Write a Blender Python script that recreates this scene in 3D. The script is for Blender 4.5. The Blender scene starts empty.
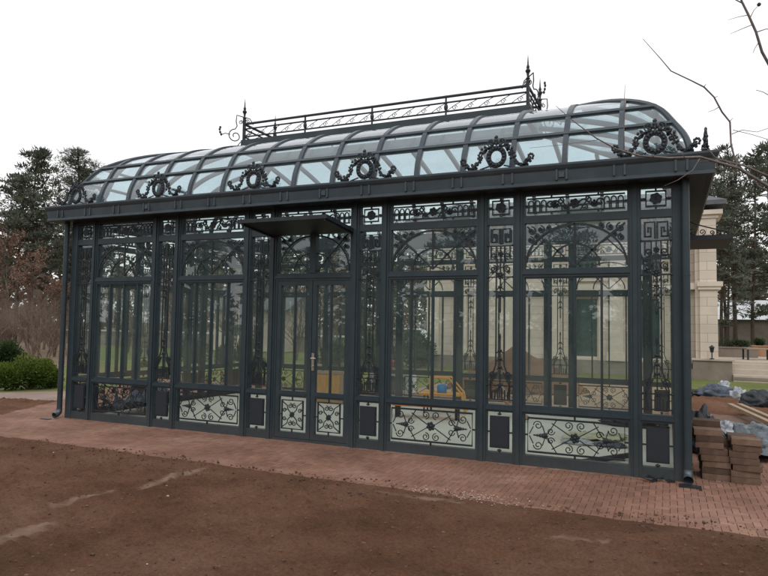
import bpy, math, random
from mathutils import Vector, Matrix, noise
from math import sin, cos, pi, radians
random.seed(7)
sc = bpy.context.scene
COL = sc.collection
L, D = 9.336, 4.8          # greenhouse plan

# ------------------------------------------------------------------ helpers
class MB:
    def __init__(s): s.v = []; s.f = []; s.m = []; s.c = []
    def add(s, vs, fs, mi=0, col=None):
        n = len(s.v); s.v += [tuple(v) for v in vs]
        for f in fs:
            s.f.append(tuple(i + n for i in f)); s.m.append(mi); s.c.append(col)
    def box(s, x0, y0, z0, x1, y1, z1, mi=0, M=None, col=None):
        vs = [Vector((x, y, z)) for z in (z0, z1) for y in (y0, y1) for x in (x0, x1)]
        if M is not None: vs = [M @ v for v in vs]
        s.add(vs, [(0, 2, 3, 1), (4, 5, 7, 6), (0, 1, 5, 4), (2, 6, 7, 3), (0, 4, 6, 2), (1, 3, 7, 5)], mi, col)
    def tube(s, pts, r, n=6, closed=False, mi=0, cap=True, phase=0.0, col=None):
        pts = [Vector(p) for p in pts]; N = len(pts)
        if N < 2: return
        rs = r if isinstance(r, (list, tuple)) else [r] * N
        rings = []; prev = None
        for i in range(N):
            a = pts[(i - 1) % N] if (closed or i > 0) else pts[i]
            b = pts[(i + 1) % N] if (closed or i < N - 1) else pts[i]
            t = (b - a)
            t = t.normalized() if t.length > 1e-9 else Vector((0, 0, 1))
            if prev is None:
                ref = Vector((0, 1, 0)) if abs(t.y) < .9 else Vector((0, 0, 1))
                u = t.cross(ref).normalized()
            else:
                u = prev - t * prev.dot(t)
                u = u.normalized() if u.length > 1e-6 else t.orthogonal().normalized()
            prev = u; w = t.cross(u)
            rings.append([pts[i] + (u * cos(phase + 2 * pi * k / n) + w * sin(phase + 2 * pi * k / n)) * rs[i] for k in range(n)])
        vs = [p for g in rings for p in g]; fs = []
        for i in range(N if closed else N - 1):
            j = (i + 1) % N
            for k in range(n):
                l = (k + 1) % n
                fs.append((i * n + k, i * n + l, j * n + l, j * n + k))
        if cap and not closed:
            fs.append(tuple(range(n - 1, -1, -1))); fs.append(tuple((N - 1) * n + k for k in range(n)))
        s.add(vs, fs, mi, col)
    def blob(s, c, r, n=8, m=5, mi=0, jit=0.0, col=None):
        c = Vector(c); r = r if isinstance(r, (tuple, list)) else (r, r, r)
        vs = [c + Vector((0, 0, r[2]))]
        for j in range(1, m):
            for i in range(n):
                q = 1 + random.uniform(-jit, jit)
                vs.append(c + Vector((r[0] * sin(pi * j / m) * cos(2 * pi * i / n), r[1] * sin(pi * j / m) * sin(2 * pi * i / n), r[2] * cos(pi * j / m))) * q)
        vs.append(c - Vector((0, 0, r[2])))
        fs = [(0, 1 + i, 1 + (i + 1) % n) for i in range(n)]
        for j in range(m - 2):
            for i in range(n):
                a = 1 + j * n + i; b = 1 + j * n + (i + 1) % n
                fs.append((a, a + n, b + n, b))
        e = len(vs) - 1
        fs += [(e, 1 + (m - 2) * n + (i + 1) % n, 1 + (m - 2) * n + i) for i in range(n)]
        s.add(vs, fs, mi, col)
    def sweep(s, rings, mi=0, closed=False, cap=True):
        n = len(rings[0]); N = len(rings); vs = [p for g in rings for p in g]; fs = []
        for i in range(N - 1):
            for k in range(n if closed else n - 1):
                l = (k + 1) % n
                fs.append((i * n + k, i * n + l, (i + 1) * n + l, (i + 1) * n + k))
        if cap and closed:
            fs.append(tuple(range(n - 1, -1, -1))); fs.append(tuple((N - 1) * n + k for k in range(n)))
        s.add(vs, fs, mi)
    def mesh(s, name, mats, smooth=False):
        me = bpy.data.meshes.new(name); me.from_pydata(s.v, [], s.f)
        for m in (mats if isinstance(mats, (list, tuple)) else [mats]): me.materials.append(m)
        me.polygons.foreach_set('material_index', s.m)
        if smooth: me.polygons.foreach_set('use_smooth', [True] * len(s.f))
        if any(c is not None for c in s.c):
            at = me.attributes.new('tint', 'FLOAT', 'FACE')
            at.data.foreach_set('value', [0.5 if c is None else c for c in s.c])
        me.update(); return me
    def build(s, name, mats, parent=None, smooth=False, bevel=0):
        o = bpy.data.objects.new(name, s.mesh(name, mats, smooth)); COL.objects.link(o)
        if parent: o.parent = parent
        if bevel:
            b = o.modifiers.new('bevel', 'BEVEL'); b.width = bevel; b.segments = 2; b.limit_method = 'ANGLE'
        return o

def link(name, me, parent=None, loc=(0, 0, 0), rz=0.0, scale=None):
    o = bpy.data.objects.new(name, me); COL.objects.link(o); o.location = loc; o.rotation_euler = (0, 0, rz)
    if scale: o.scale = scale if not isinstance(scale, (int, float)) else (scale,) * 3
    if parent: o.parent = parent
    return o
def tag(o, label=None, cat=None, group=None, kind=None):
    if label: o['label'] = label
    if cat: o['category'] = cat
    if group: o['group'] = group
    if kind: o['kind'] = kind
    return o
def empty(name, loc=(0, 0, 0), rz=0, label=None, cat=None, group=None):
    o = bpy.data.objects.new(name, None); COL.objects.link(o); o.location = loc; o.rotation_euler = (0, 0, rz)
    o.empty_display_size = .2
    return tag(o, label, cat, group)

# ------------------------------------------------------------------ materials
def mat(name, col=(.5, .5, .5), rough=.6, metal=0, spec=.5):
    m = bpy.data.materials.new(name); m.use_nodes = True
    b = m.node_tree.nodes['Principled BSDF']
    b.inputs['Base Color'].default_value = (*col, 1); b.inputs['Roughness'].default_value = rough
    b.inputs['Metallic'].default_value = metal; b.inputs['Specular IOR Level'].default_value = spec
    return m, m.node_tree, b
def nd(nt, t, **k):
    n = nt.nodes.new(t)
    for a, v in k.items():
        if a in n.inputs: n.inputs[a].default_value = v
        else: setattr(n, a, v)
    return n
def noisy(name, stops, scale=5, detail=6, rough=.8, bump=0, bscale=None, bdist=.01, spec=.4, metal=0, coord='Object', distort=0, tint=None, stretch=None):
    m, nt, b = mat(name, stops[0][1], rough, metal, spec)
    tc = nd(nt, 'ShaderNodeTexCoord'); src = tc.outputs[coord]
    if stretch:
        mp = nd(nt, 'ShaderNodeMapping'); mp.inputs['Scale'].default_value = stretch
        nt.links.new(src, mp.inputs[0]); src = mp.outputs[0]
    n = nd(nt, 'ShaderNodeTexNoise', Scale=scale, Detail=detail, Roughness=.6, Distortion=distort)
    nt.links.new(src, n.inputs['Vector'])
    cr = nd(nt, 'ShaderNodeValToRGB'); e = cr.color_ramp.elements
    while len(e) < len(stops): e.new(.5)
    for i, (p, c) in enumerate(stops): e[i].position = p; e[i].color = (*c, 1)
    nt.links.new(n.outputs[0], cr.inputs[0]); out = cr.outputs[0]
    if tint:
        at = nd(nt, 'ShaderNodeAttribute', attribute_name='tint')
        mr = nd(nt, 'ShaderNodeMapRange'); mr.inputs['To Min'].default_value = tint[0]; mr.inputs['To Max'].default_value = tint[1]
        nt.links.new(at.outputs['Fac'], mr.inputs[0])
        vm = nd(nt, 'ShaderNodeVectorMath', operation='SCALE')
        nt.links.new(out, vm.inputs[0]); nt.links.new(mr.outputs[0], vm.inputs['Scale']); out = vm.outputs[0]
    nt.links.new(out, b.inputs['Base Color'])
    if bump:
        n2 = nd(nt, 'ShaderNodeTexNoise', Scale=bscale or scale * 4, Detail=8, Roughness=.65)
        nt.links.new(src, n2.inputs['Vector'])
        bp = nd(nt, 'ShaderNodeBump', Strength=bump, Distance=bdist)
        nt.links.new(n2.outputs[0], bp.inputs['Height']); nt.links.new(bp.outputs[0], b.inputs['Normal'])
    return m
def leafy(name, a, c, rough=.7, trans=.25):
    m, nt, b = mat(name, a, rough, 0, .2)
    at = nd(nt, 'ShaderNodeAttribute', attribute_name='tint')
    cr = nd(nt, 'ShaderNodeValToRGB'); cr.color_ramp.elements[0].color = (*a, 1); cr.color_ramp.elements[1].color = (*c, 1)
    nt.links.new(at.outputs['Fac'], cr.inputs[0]); nt.links.new(cr.outputs[0], b.inputs['Base Color'])
    tr = nd(nt, 'ShaderNodeBsdfTranslucent'); mx = nd(nt, 'ShaderNodeMixShader', Fac=trans)
    nt.links.new(cr.outputs[0], tr.inputs[0]); nt.links.new(b.outputs[0], mx.inputs[1]); nt.links.new(tr.outputs[0], mx.inputs[2])
    nt.links.new(mx.outputs[0], nt.nodes['Material Output'].inputs[0])
    return m
def glass(name, tint, ior=1.5, gain=1.0, rough=0.0, wave=0.0, wscale=1.2, veil=0.0, veilcol=(.7, .75, .76)):
    m = bpy.data.materials.new(name); m.use_nodes = True; nt = m.node_tree; nt.nodes.clear()
    out = nd(nt, 'ShaderNodeOutputMaterial')
    tr = nd(nt, 'ShaderNodeBsdfTransparent'); tr.inputs[0].default_value = (*tint, 1)
    gl = nd(nt, 'ShaderNodeBsdfGlossy'); gl.inputs['Roughness'].default_value = rough; gl.inputs[0].default_value = (.95, .97, 1, 1)
    fr = nd(nt, 'ShaderNodeLayerWeight'); fr.inputs[0].default_value = .5
    pw_ = nd(nt, 'ShaderNodeMath', operation='POWER'); pw_.inputs[1].default_value = 3.8; nt.links.new(fr.outputs['Facing'], pw_.inputs[0])
    mu = nd(nt, 'ShaderNodeMath', operation='MULTIPLY_ADD', use_clamp=True); mu.inputs[1].default_value = .9; mu.inputs[2].default_value = .075 * gain
    mx = nd(nt, 'ShaderNodeMixShader')
    nt.links.new(pw_.outputs[0], mu.inputs[0]); nt.links.new(mu.outputs[0], mx.inputs[0])
    base = tr.outputs[0]
    if veil:
        df = nd(nt, 'ShaderNodeBsdfDiffuse'); df.inputs[0].default_value = (*veilcol, 1)
        tl = nd(nt, 'ShaderNodeBsdfTranslucent'); tl.inputs[0].default_value = (*veilcol, 1)
        m1 = nd(nt, 'ShaderNodeMixShader', Fac=.5); nt.links.new(df.outputs[0], m1.inputs[1]); nt.links.new(tl.outputs[0], m1.inputs[2])
        tc = nd(nt, 'ShaderNodeTexCoord'); ns = nd(nt, 'ShaderNodeTexNoise', Scale=1.7, Detail=5, Roughness=.6)
        nt.links.new(tc.outputs['Object'], ns.inputs['Vector'])
        mr = nd(nt, 'ShaderNodeMapRange'); mr.inputs['From Min'].default_value = .3; mr.inputs['From Max'].default_value = .7
        mr.inputs['To Min'].default_value = veil * .5; mr.inputs['To Max'].default_value = veil * 1.5
        nt.links.new(ns.outputs[0], mr.inputs[0])
        m2 = nd(nt, 'ShaderNodeMixShader'); nt.links.new(mr.outputs[0], m2.inputs[0]); nt.links.new(base, m2.inputs[1]); nt.links.new(m1.outputs[0], m2.inputs[2])
        base = m2.outputs[0]
    nt.links.new(base, mx.inputs[1]); nt.links.new(gl.outputs[0], mx.inputs[2]); nt.links.new(mx.outputs[0], out.inputs[0])
    if wave:
        tc = nd(nt, 'ShaderNodeTexCoord'); n = nd(nt, 'ShaderNodeTexNoise', Scale=wscale, Detail=2)
        nt.links.new(tc.outputs['Object'], n.inputs['Vector'])
        bp = nd(nt, 'ShaderNodeBump', Strength=wave, Distance=.02); nt.links.new(n.outputs[0], bp.inputs['Height'])
        nt.links.new(bp.outputs[0], gl.inputs['Normal'])
    return m

M = {}
M['paint'] = noisy('slate_paint', [(.3, (.018, .030, .038)), (.7, (.031, .047, .057))], 3, 6, .42, .15, 60, .002)
def splash(m):
    nt = m.node_tree; b = nt.nodes['Principled BSDF']; l = b.inputs['Base Color'].links[0]; src = l.from_socket
    tc = nd(nt, 'ShaderNodeTexCoord'); sp = nd(nt, 'ShaderNodeSeparateXYZ'); nt.links.new(tc.outputs['Object'], sp.inputs[0])
    mr = nd(nt, 'ShaderNodeMapRange'); mr.inputs['From Min'].default_value = .0; mr.inputs['From Max'].default_value = .42; mr.inputs['To Min'].default_value = .28; mr.inputs['To Max'].default_value = .0
    nt.links.new(sp.outputs[2], mr.inputs[0])
    ns = nd(nt, 'ShaderNodeTexNoise', Scale=26, Detail=8, Roughness=.75); nt.links.new(tc.outputs['Object'], ns.inputs['Vector'])
    n2 = nd(nt, 'ShaderNodeTexNoise', Scale=2.3, Detail=6, Roughness=.7); nt.links.new(tc.outputs['Object'], n2.inputs['Vector'])
    m1 = nd(nt, 'ShaderNodeMath', operation='MULTIPLY'); nt.links.new(mr.outputs[0], m1.inputs[0]); nt.links.new(ns.outputs[0], m1.inputs[1])
    m2 = nd(nt, 'ShaderNodeMapRange'); m2.inputs['From Min'].default_value = .52; m2.inputs['From Max'].default_value = .75; m2.inputs['To Max'].default_value = .07; nt.links.new(n2.outputs[0], m2.inputs[0])
    m3 = nd(nt, 'ShaderNodeMath', operation='ADD', use_clamp=True); nt.links.new(m1.outputs[0], m3.inputs[0]); nt.links.new(m2.outputs[0], m3.inputs[1])
    mx = nd(nt, 'ShaderNodeMix', data_type='RGBA'); mx.inputs['B'].default_value = (.17, .145, .125, 1)
    nt.links.new(m3.outputs[0], mx.inputs['Factor']); nt.links.new(src, mx.inputs['A']); nt.links.new(mx.outputs['Result'], b.inputs['Base Color'])
    n4 = nd(nt, 'ShaderNodeMapRange'); n4.inputs['To Min'].default_value = .3; n4.inputs['To Max'].default_value = .62; nt.links.new(n2.outputs[0], n4.inputs[0]); nt.links.new(n4.outputs[0], b.inputs['Roughness'])
splash(M['paint'])
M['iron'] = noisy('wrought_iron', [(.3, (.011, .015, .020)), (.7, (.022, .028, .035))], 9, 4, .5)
M['rooframe'] = noisy('roof_frame_paint', [(.3, (.034, .048, .060)), (.7, (.055, .072, .087))], 4, 6, .4)
M['panel'] = noisy('charcoal_panel', [(.3, (.016, .02, .027)), (.7, (.024, .029, .038))], 2, 5, .55)
M['glass'] = glass('window_glass', (.90, .94, .92), 1.5, 1.3, 0, .06, .8, veil=.085, veilcol=(.48, .60, .55))  # pale diffuse layer mixed into the panes stands in for hazy reflections
M['bottom_glass'] = glass('low_glass', (.93, .95, .92), 1.45, .7, 0, .05)
M['roof_glass'] = glass('roof_glass', (.74, .86, .90), 1.5, 1.7, .02, .15, 1.0, veil=.20, veilcol=(.52, .65, .70))
M['steel'], _, _ = mat('brushed_steel', (.55, .53, .48), .35, 1)
M['zinc'], _, _ = mat('zinc_pipe', (.10, .12, .14), .4, .5)
M['floor'] = noisy('screed', [(.25, (.56, .53, .45)), (.55, (.66, .63, .55)), (.8, (.72, .69, .61))], 1.2, 8, .85, .2, 30, .003)
M['soil'] = None
M['brick'] = noisy('paver', [(.25, (.145, .074, .050)), (.5, (.220, .113, .078)), (.78, (.315, .190, .140))], .9, 10, .88, .4, 90, .003, tint=(.74, 1.2))
M['joint'] = noisy('joint_sand', [(.3, (.12, .075, .055)), (.7, (.19, .12, .09))], 14, 6, .95)
M['stonepaver'] = noisy('paving_stone', [(.3, (.105, .062, .042)), (.5, (.16, .10, .07)), (.7, (.22, .15, .11))], 7, 10, .92, .9, 50, .008, tint=(.5, 1.1))
M['lawn'] = noisy('lawn', [(.3, (.08, .105, .022)), (.55, (.125, .145, .035)), (.8, (.19, .17, .07))], .6, 8, .95, .6, 40, .03)
M['dirtpath'] = noisy('light_path', [(.3, (.20, .14, .115)), (.7, (.30, .225, .19))], 1.5, 7, .92, .3, 40, .01)
M['bark'] = noisy('pine_bark', [(.3, (.030, .022, .018)), (.7, (.085, .058, .042))], 3, 8, .95, .8, 12, .03, stretch=(4, 4, 1))
M['greybark'] = noisy('grey_bark', [(.3, (.10, .07, .055)), (.7, (.22, .16, .13))], 6, 6, .9, .5, 20, .01)
M['twig'] = noisy('twig_bark', [(.3, (.10, .08, .08)), (.7, (.22, .18, .17))], 25, 6, .8, .5, 80, .003)
M['needle'] = leafy('pine_needles', (.046, .056, .040), (.125, .138, .100))
M['spruce'] = leafy('spruce_needles', (.012, .022, .014), (.035, .055, .03))
M['brownleaf'] = leafy('dry_leaves', (.11, .06, .042), (.25, .15, .11))
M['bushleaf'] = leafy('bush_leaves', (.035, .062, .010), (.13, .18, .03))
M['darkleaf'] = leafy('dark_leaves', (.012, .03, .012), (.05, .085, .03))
M['slate'] = noisy('slate_roof', [(.3, (.055, .06, .07)), (.7, (.12, .125, .14))], 3, 7, .6, .3, 30, .01)
M['wood'] = noisy('raw_wood', [(.3, (.26, .18, .12)), (.7, (.38, .28, .19))], 4, 6, .7, .2, 30, .003, stretch=(1, 8, 8))
M['ply'] = noisy('plywood', [(.3, (.42, .22, .07)), (.7, (.60, .34, .12))], 3, 6, .65, stretch=(6, 6, 1))
M['orange'], _, _ = mat('orange_paint', (.75, .20, .03), .5)
M['yellow'], _, _ = mat('yellow_paint', (.80, .36, .06), .5)
M['blue'], _, _ = mat('blue_plastic', (.03, .22, .5), .4)
M['red'], _, _ = mat('red_plastic', (.5, .05, .04), .5)
M['tarp'] = noisy('grey_tarp', [(.3, (.05, .065, .08)), (.5, (.10, .12, .14)), (.75, (.24, .27, .29))], 3, 7, .38, .5, 9, .03, distort=1)
M['blackbag'] = noisy('black_bag', [(.3, (.012, .015, .019)), (.7, (.04, .048, .06))], 4, 6, .3, .8, 10, .04, distort=1)
M['bluebag'] = noisy('dark_blue_bag', [(.3, (.02, .03, .045)), (.7, (.11, .14, .19))], 4, 6, .35, .8, 10, .04, distort=1)
M['whitebag'] = noisy('white_bag', [(.3, (.22, .26, .32)), (.7, (.58, .60, .62))], 5, 6, .5, .8, 10, .04)
M['terracotta'] = noisy('terracotta', [(.3, (.30, .16, .09)), (.7, (.42, .25, .15))], 4, 5, .8)
M['white'], _, _ = mat('white_paint', (.72, .72, .70), .5)
M['concrete'] = noisy('grey_render', [(.3, (.19, .155, .13)), (.7, (.26, .22, .185))], 2, 7, .9, .2, 40, .004)
M['terrace'] = noisy('terrace_stone', [(.3, (.40, .34, .28)), (.7, (.50, .43, .37))], 2, 7, .85)
M['metalroof'] = noisy('far_roof', [(.3, (.45, .47, .5)), (.7, (.6, .62, .65))], .5, 4, .6)
M['farwall'] = noisy('far_wall', [(.3, (.33, .30, .27)), (.7, (.45, .42, .39))], .8, 4, .9)
M['darkglass'] = None

def stone_mat():
    m, nt, b = mat('mansion_stone', (.5, .42, .33), .85)
    tc = nd(nt, 'ShaderNodeTexCoord'); sx = nd(nt, 'ShaderNodeSeparateXYZ'); nt.links.new(tc.outputs['Object'], sx.inputs[0])
    ad = nd(nt, 'ShaderNodeMath', operation='ADD'); nt.links.new(sx.outputs[0], ad.inputs[0]); nt.links.new(sx.outputs[1], ad.inputs[1])
    cb = nd(nt, 'ShaderNodeCombineXYZ'); nt.links.new(ad.outputs[0], cb.inputs[0]); nt.links.new(sx.outputs[2], cb.inputs[1])
    br = nd(nt, 'ShaderNodeTexBrick', Scale=1.0)
    br.inputs['Color1'].default_value = (.62, .54, .46, 1); br.inputs['Color2'].default_value = (.56, .485, .41, 1); br.inputs['Mortar'].default_value = (.42, .35, .29, 1)
    br.inputs['Brick Width'].default_value = .9; br.inputs['Row Height'].default_value = .3; br.inputs['Mortar Size'].default_value = .009
    nt.links.new(cb.outputs[0], br.inputs['Vector'])
    ns = nd(nt, 'ShaderNodeTexNoise', Scale=1.3, Detail=8); nt.links.new(tc.outputs['Object'], ns.inputs['Vector'])
    mr = nd(nt, 'ShaderNodeMapRange'); mr.inputs['To Min'].default_value = .8; mr.inputs['To Max'].default_value = 1.2; nt.links.new(ns.outputs[0], mr.inputs[0])
    vm = nd(nt, 'ShaderNodeVectorMath', operation='SCALE'); nt.links.new(br.outputs[0], vm.inputs[0]); nt.links.new(mr.outputs[0], vm.inputs['Scale'])
    nt.links.new(vm.outputs[0], b.inputs['Base Color'])
    bp = nd(nt, 'ShaderNodeBump', Strength=.5, Distance=.01, invert=True); nt.links.new(br.outputs['Fac'], bp.inputs['Height']); nt.links.new(bp.outputs[0], b.inputs['Normal'])
    return m
M['stone'] = stone_mat()
M['trimstone'] = noisy('trim_stone', [(.3, (.57, .49, .41)), (.7, (.66, .58, .50))], 2, 7, .85)
m, nt, b = mat('dark_window', (.02, .05, .05), .05); M['darkglass'] = m

def soil_mat():
    m, nt, b = mat('soil', (.08, .05, .035), .95, 0, .15)
    tc = nd(nt, 'ShaderNodeTexCoord')
    n1 = nd(nt, 'ShaderNodeTexNoise', Scale=.9, Detail=10, Roughness=.62); nt.links.new(tc.outputs['Object'], n1.inputs['Vector'])
    cr = nd(nt, 'ShaderNodeValToRGB'); e = cr.color_ramp.elements; e.new(.5)
    for i, (p, c) in enumerate([(.28, (.115, .056, .033)), (.5, (.190, .097, .058)), (.74, (.265, .150, .098))]): e[i].position = p; e[i].color = (*c, 1)
    nt.links.new(n1.outputs[0], cr.inputs[0])
    n2 = nd(nt, 'ShaderNodeTexNoise', Scale=38, Detail=8, Roughness=.75); nt.links.new(tc.outputs['Object'], n2.inputs['Vector'])
    mr = nd(nt, 'ShaderNodeMapRange'); mr.inputs['From Min'].default_value = .3; mr.inputs['From Max'].default_value = .7
    mr.inputs['To Min'].default_value = .62; mr.inputs['To Max'].default_value = 1.35; nt.links.new(n2.outputs[0], mr.inputs[0])
    vm = nd(nt, 'ShaderNodeVectorMath', operation='SCALE'); nt.links.new(cr.outputs[0], vm.inputs[0]); nt.links.new(mr.outputs[0], vm.inputs['Scale'])
    at = nd(nt, 'ShaderNodeAttribute', attribute_name='dry')
    mx = nd(nt, 'ShaderNodeMix', data_type='RGBA'); mx.inputs['B'].default_value = (.37, .25, .185, 1)
    nt.links.new(at.outputs['Fac'], mx.inputs['Factor']); nt.links.new(vm.outputs[0], mx.inputs['A']); nt.links.new(mx.outputs['Result'], b.inputs['Base Color'])
    n3 = nd(nt, 'ShaderNodeTexNoise', Scale=16, Detail=10, Roughness=.85); nt.links.new(tc.outputs['Object'], n3.inputs['Vector'])
    bp = nd(nt, 'ShaderNodeBump', Strength=1, Distance=.05); nt.links.new(n3.outputs[0], bp.inputs['Height']); nt.links.new(bp.outputs[0], b.inputs['Normal'])
    return m
M['soil'] = soil_mat()

# ------------------------------------------------------------------ camera
C = Vector((9.14963, -7.64523, 1.63181))
r_ = Vector((0.9141249, 0.40511773, 0.01597795)); u_ = Vector((0.0082376, -0.05796031, 0.9982849)); f_ = Vector((-0.405349, 0.91242546, 0.05632016))
cam = bpy.data.cameras.new('camera'); co = bpy.data.objects.new('camera', cam); COL.objects.link(co)
co.matrix_world = Matrix(((r_.x, u_.x, -f_.x, C.x), (r_.y, u_.y, -f_.y, C.y), (r_.z, u_.z, -f_.z, C.z), (0, 0, 0, 1)))
cam.sensor_width = 36; cam.lens = 639.7179 / 768 * 36; cam.clip_end = 2000; cam.clip_start = .05
sc.camera = co

# ------------------------------------------------------------------ world / sun
w = bpy.data.worlds.new('World'); sc.world = w; w.use_nodes = True; nt = w.node_tree
bg = nt.nodes['Background']
sky = nd(nt, 'ShaderNodeTexSky', sky_type='NISHITA'); sky.sun_disc = False
sky.sun_elevation = radians(48); sky.sun_rotation = radians(160); sky.air_density = 1.5; sky.dust_density = 4
mx = nd(nt, 'ShaderNodeMix', data_type='RGBA'); mx.inputs['Factor'].default_value = .90
mx.inputs['B'].default_value = (10.8, 10.75, 10.75, 1)
nt.links.new(sky.outputs[0], mx.inputs['A']); nt.links.new(mx.outputs['Result'], bg.inputs[0]); bg.inputs[1].default_value = .1
sun = bpy.data.lights.new('sun', 'SUN'); sun.energy = .7; sun.angle = radians(25); sun.color = (1, .97, .93)
so = bpy.data.objects.new('sun', sun); COL.objects.link(so)
az = radians(160); el = radians(48)
dirv = Vector((sin(az) * cos(el), cos(az) * cos(el), sin(el)))
so.rotation_euler = dirv.to_track_quat('Z', 'Y').to_euler()
sc.view_settings.view_transform = 'Standard'; sc.view_settings.look = 'None'; sc.view_settings.gamma = 1; sc.view_settings.exposure = .18
sc.cycles.transparent_max_bounces = 24; sc.cycles.max_bounces = 10

# ------------------------------------------------------------------ ground
def edge_y(x):                       # wavering boundary between soil bed and paving
    return -1.66 - .02 * (x - 4) + .06 * noise.noise(Vector((x * 1.3, 0, 3))) + .03 * noise.noise(Vector((x * 6, 1, 0))) + .02 * noise.noise(Vector((x * 17, 1, 0)))
# big ground sheet
mb = MB(); mb.add([(-400, -400, -.16), (400, -400, -.16), (400, 600, -.16), (-400, 600, -.16)], [(0, 1, 2, 3)])
tag(mb.build('ground', noisy('far_ground', [(.3, (.07, .06, .03)), (.7, (.13, .11, .06))], .05, 8, .95)), kind='structure')

STREAKS = [((4.66, -4.45), (4.62, -4.0), .10), ((4.27, -3.6), (4.30, -3.05), .055), ((4.50, -2.80), (4.47, -1.95), .07), ((6.6, -1.95), (7.4, -1.92), .05), ((8.3, -2.55), (8.7, -2.45), .03)]
def dryness(x, y):
    v = 0
    for (a, b_, w_) in STREAKS:
        A = Vector(a); B = Vector(b_); P = Vector((x, y)); t = max(0, min(1, (P - A).dot(B - A) / (B - A).length_squared))
        d = (P - (A + (B - A) * t)).length
        wob = w_ * (1 + .8 * noise.noise(Vector((x * 4, y * 4, 5))))
        v = max(v, min(1, max(0, (wob - d) / (.6 * w_ + .001) + .2)))
    n = noise.fractal(Vector((x * .6, y * .6, 9)), .8, 2.2, 5)
    v = v * (.7 + .8 * noise.noise(Vector((x * 9, y * 9, 2))))
    return max(0, min(1, v + max(0, n - .5) * .6))
def soil_h(x, y):
    h = .05 * noise.noise(Vector((x * .7, y * .7, 1))) + .030 * noise.fractal(Vector((x * 3.1, y * 3.1, 4)), .7, 2.1, 5)
    h += .034 * abs(noise.fractal(Vector((x * 11, y * 11, 8)), .6, 2.2, 3))
    return h
def grid(name, x0, x1, y0, y1, st, hf, mt, edge=None, dry=False):
    nx = int((x1 - x0) / st); ny = int((y1 - y0) / st); vs = []; dv = []
    for j in range(ny + 1):
        for i in range(nx + 1):
            x = x0 + (x1 - x0) * i / nx
            yy = (edge(x) if edge else y1); y = y0 + (yy - y0) * (j / ny)
            fade = min(1, .08 + (yy - y) / .7) if edge else 1
            vs.append((x, y, (hf(x, y) * fade + .014 - (.05 if j == ny else 0)) if edge else hf(x, y) - .012)); dv.append(dryness(x, y) if dry else 0)
    fs = [(j * (nx + 1) + i, j * (nx + 1) + i + 1, (j + 1) * (nx + 1) + i + 1, (j + 1) * (nx + 1) + i) for j in range(ny) for i in range(nx)]
    m_ = MB(); m_.add(vs, fs); me = m_.mesh(name, mt, True)
    if dry:
        at = me.attributes.new('dry', 'FLOAT', 'POINT'); at.data.foreach_set('value', dv)
    return link(name, me)
tag(grid('soil_bed', 1.0, 13.0, -6.6, 0, .035, soil_h, M['soil'], edge_y, True), kind='structure')
tag(grid('soil_bed', -14.0, 0.997, -9.0, 0, .09, soil_h, M['soil'], edge_y, True), kind='structure')
# clods and pebbles lying on the soil
mb = MB()
for i in range(6500):
    x = random.uniform(1.5, 12); y = -1.60 - random.random() ** 1.3 * 4.2
    s = random.choice([.003, .004, .005, .006, .007, .009, .012]) * random.uniform(.7, 1.5)
    mb.blob((x, y, soil_h(x, y) + .012), (s * random.uniform(.8, 1.4), s * random.uniform(.8, 1.4), s * .8), 5, 3, 0, .25, random.random())
tag(mb.build('soil_clods', noisy('clods', [(.3, (.065, .036, .024)), (.7, (.15, .085, .057))], 5, 4, .95, tint=(.75, 1.25))), 'small crumbs of brown earth lying over the soil bed', 'soil', kind='stuff')
mb = MB()
for i in range(26):
    x = random.uniform(2, 12); y = -1.75 - random.random() * 3.5; s = random.uniform(.006, .014)
    mb.blob((x, y, soil_h(x, y) + .014), (s * 1.3, s, s * .7), 6, 4, 0, .15, random.random())
tag(mb.build('pebbles', noisy('pebble', [(.3, (.25, .22, .19)), (.7, (.5, .46, .42))], 8, 4, .8)), 'pale pebbles scattered over the brown soil', 'pebbles', kind='stuff')

mb = MB()
for i in range(230):
    x = random.gauss(7.35, .34); y = -1.66 + random.gauss(0, .10) - .03 * (x - 7); s = random.uniform(.002, .007)
    mb.blob((x, y, .014), (s * 1.4, s * 1.2, s * .5), 5, 3, 0, .3, random.random())
tag(mb.build('lime_crumbs', noisy('lime', [(.3, (.32, .27, .23)), (.7, (.55, .49, .43))], 8, 4, .9)), 'pale mortar crumbs spilled along the edge of the paving', 'mortar crumbs', kind='stuff')
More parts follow.
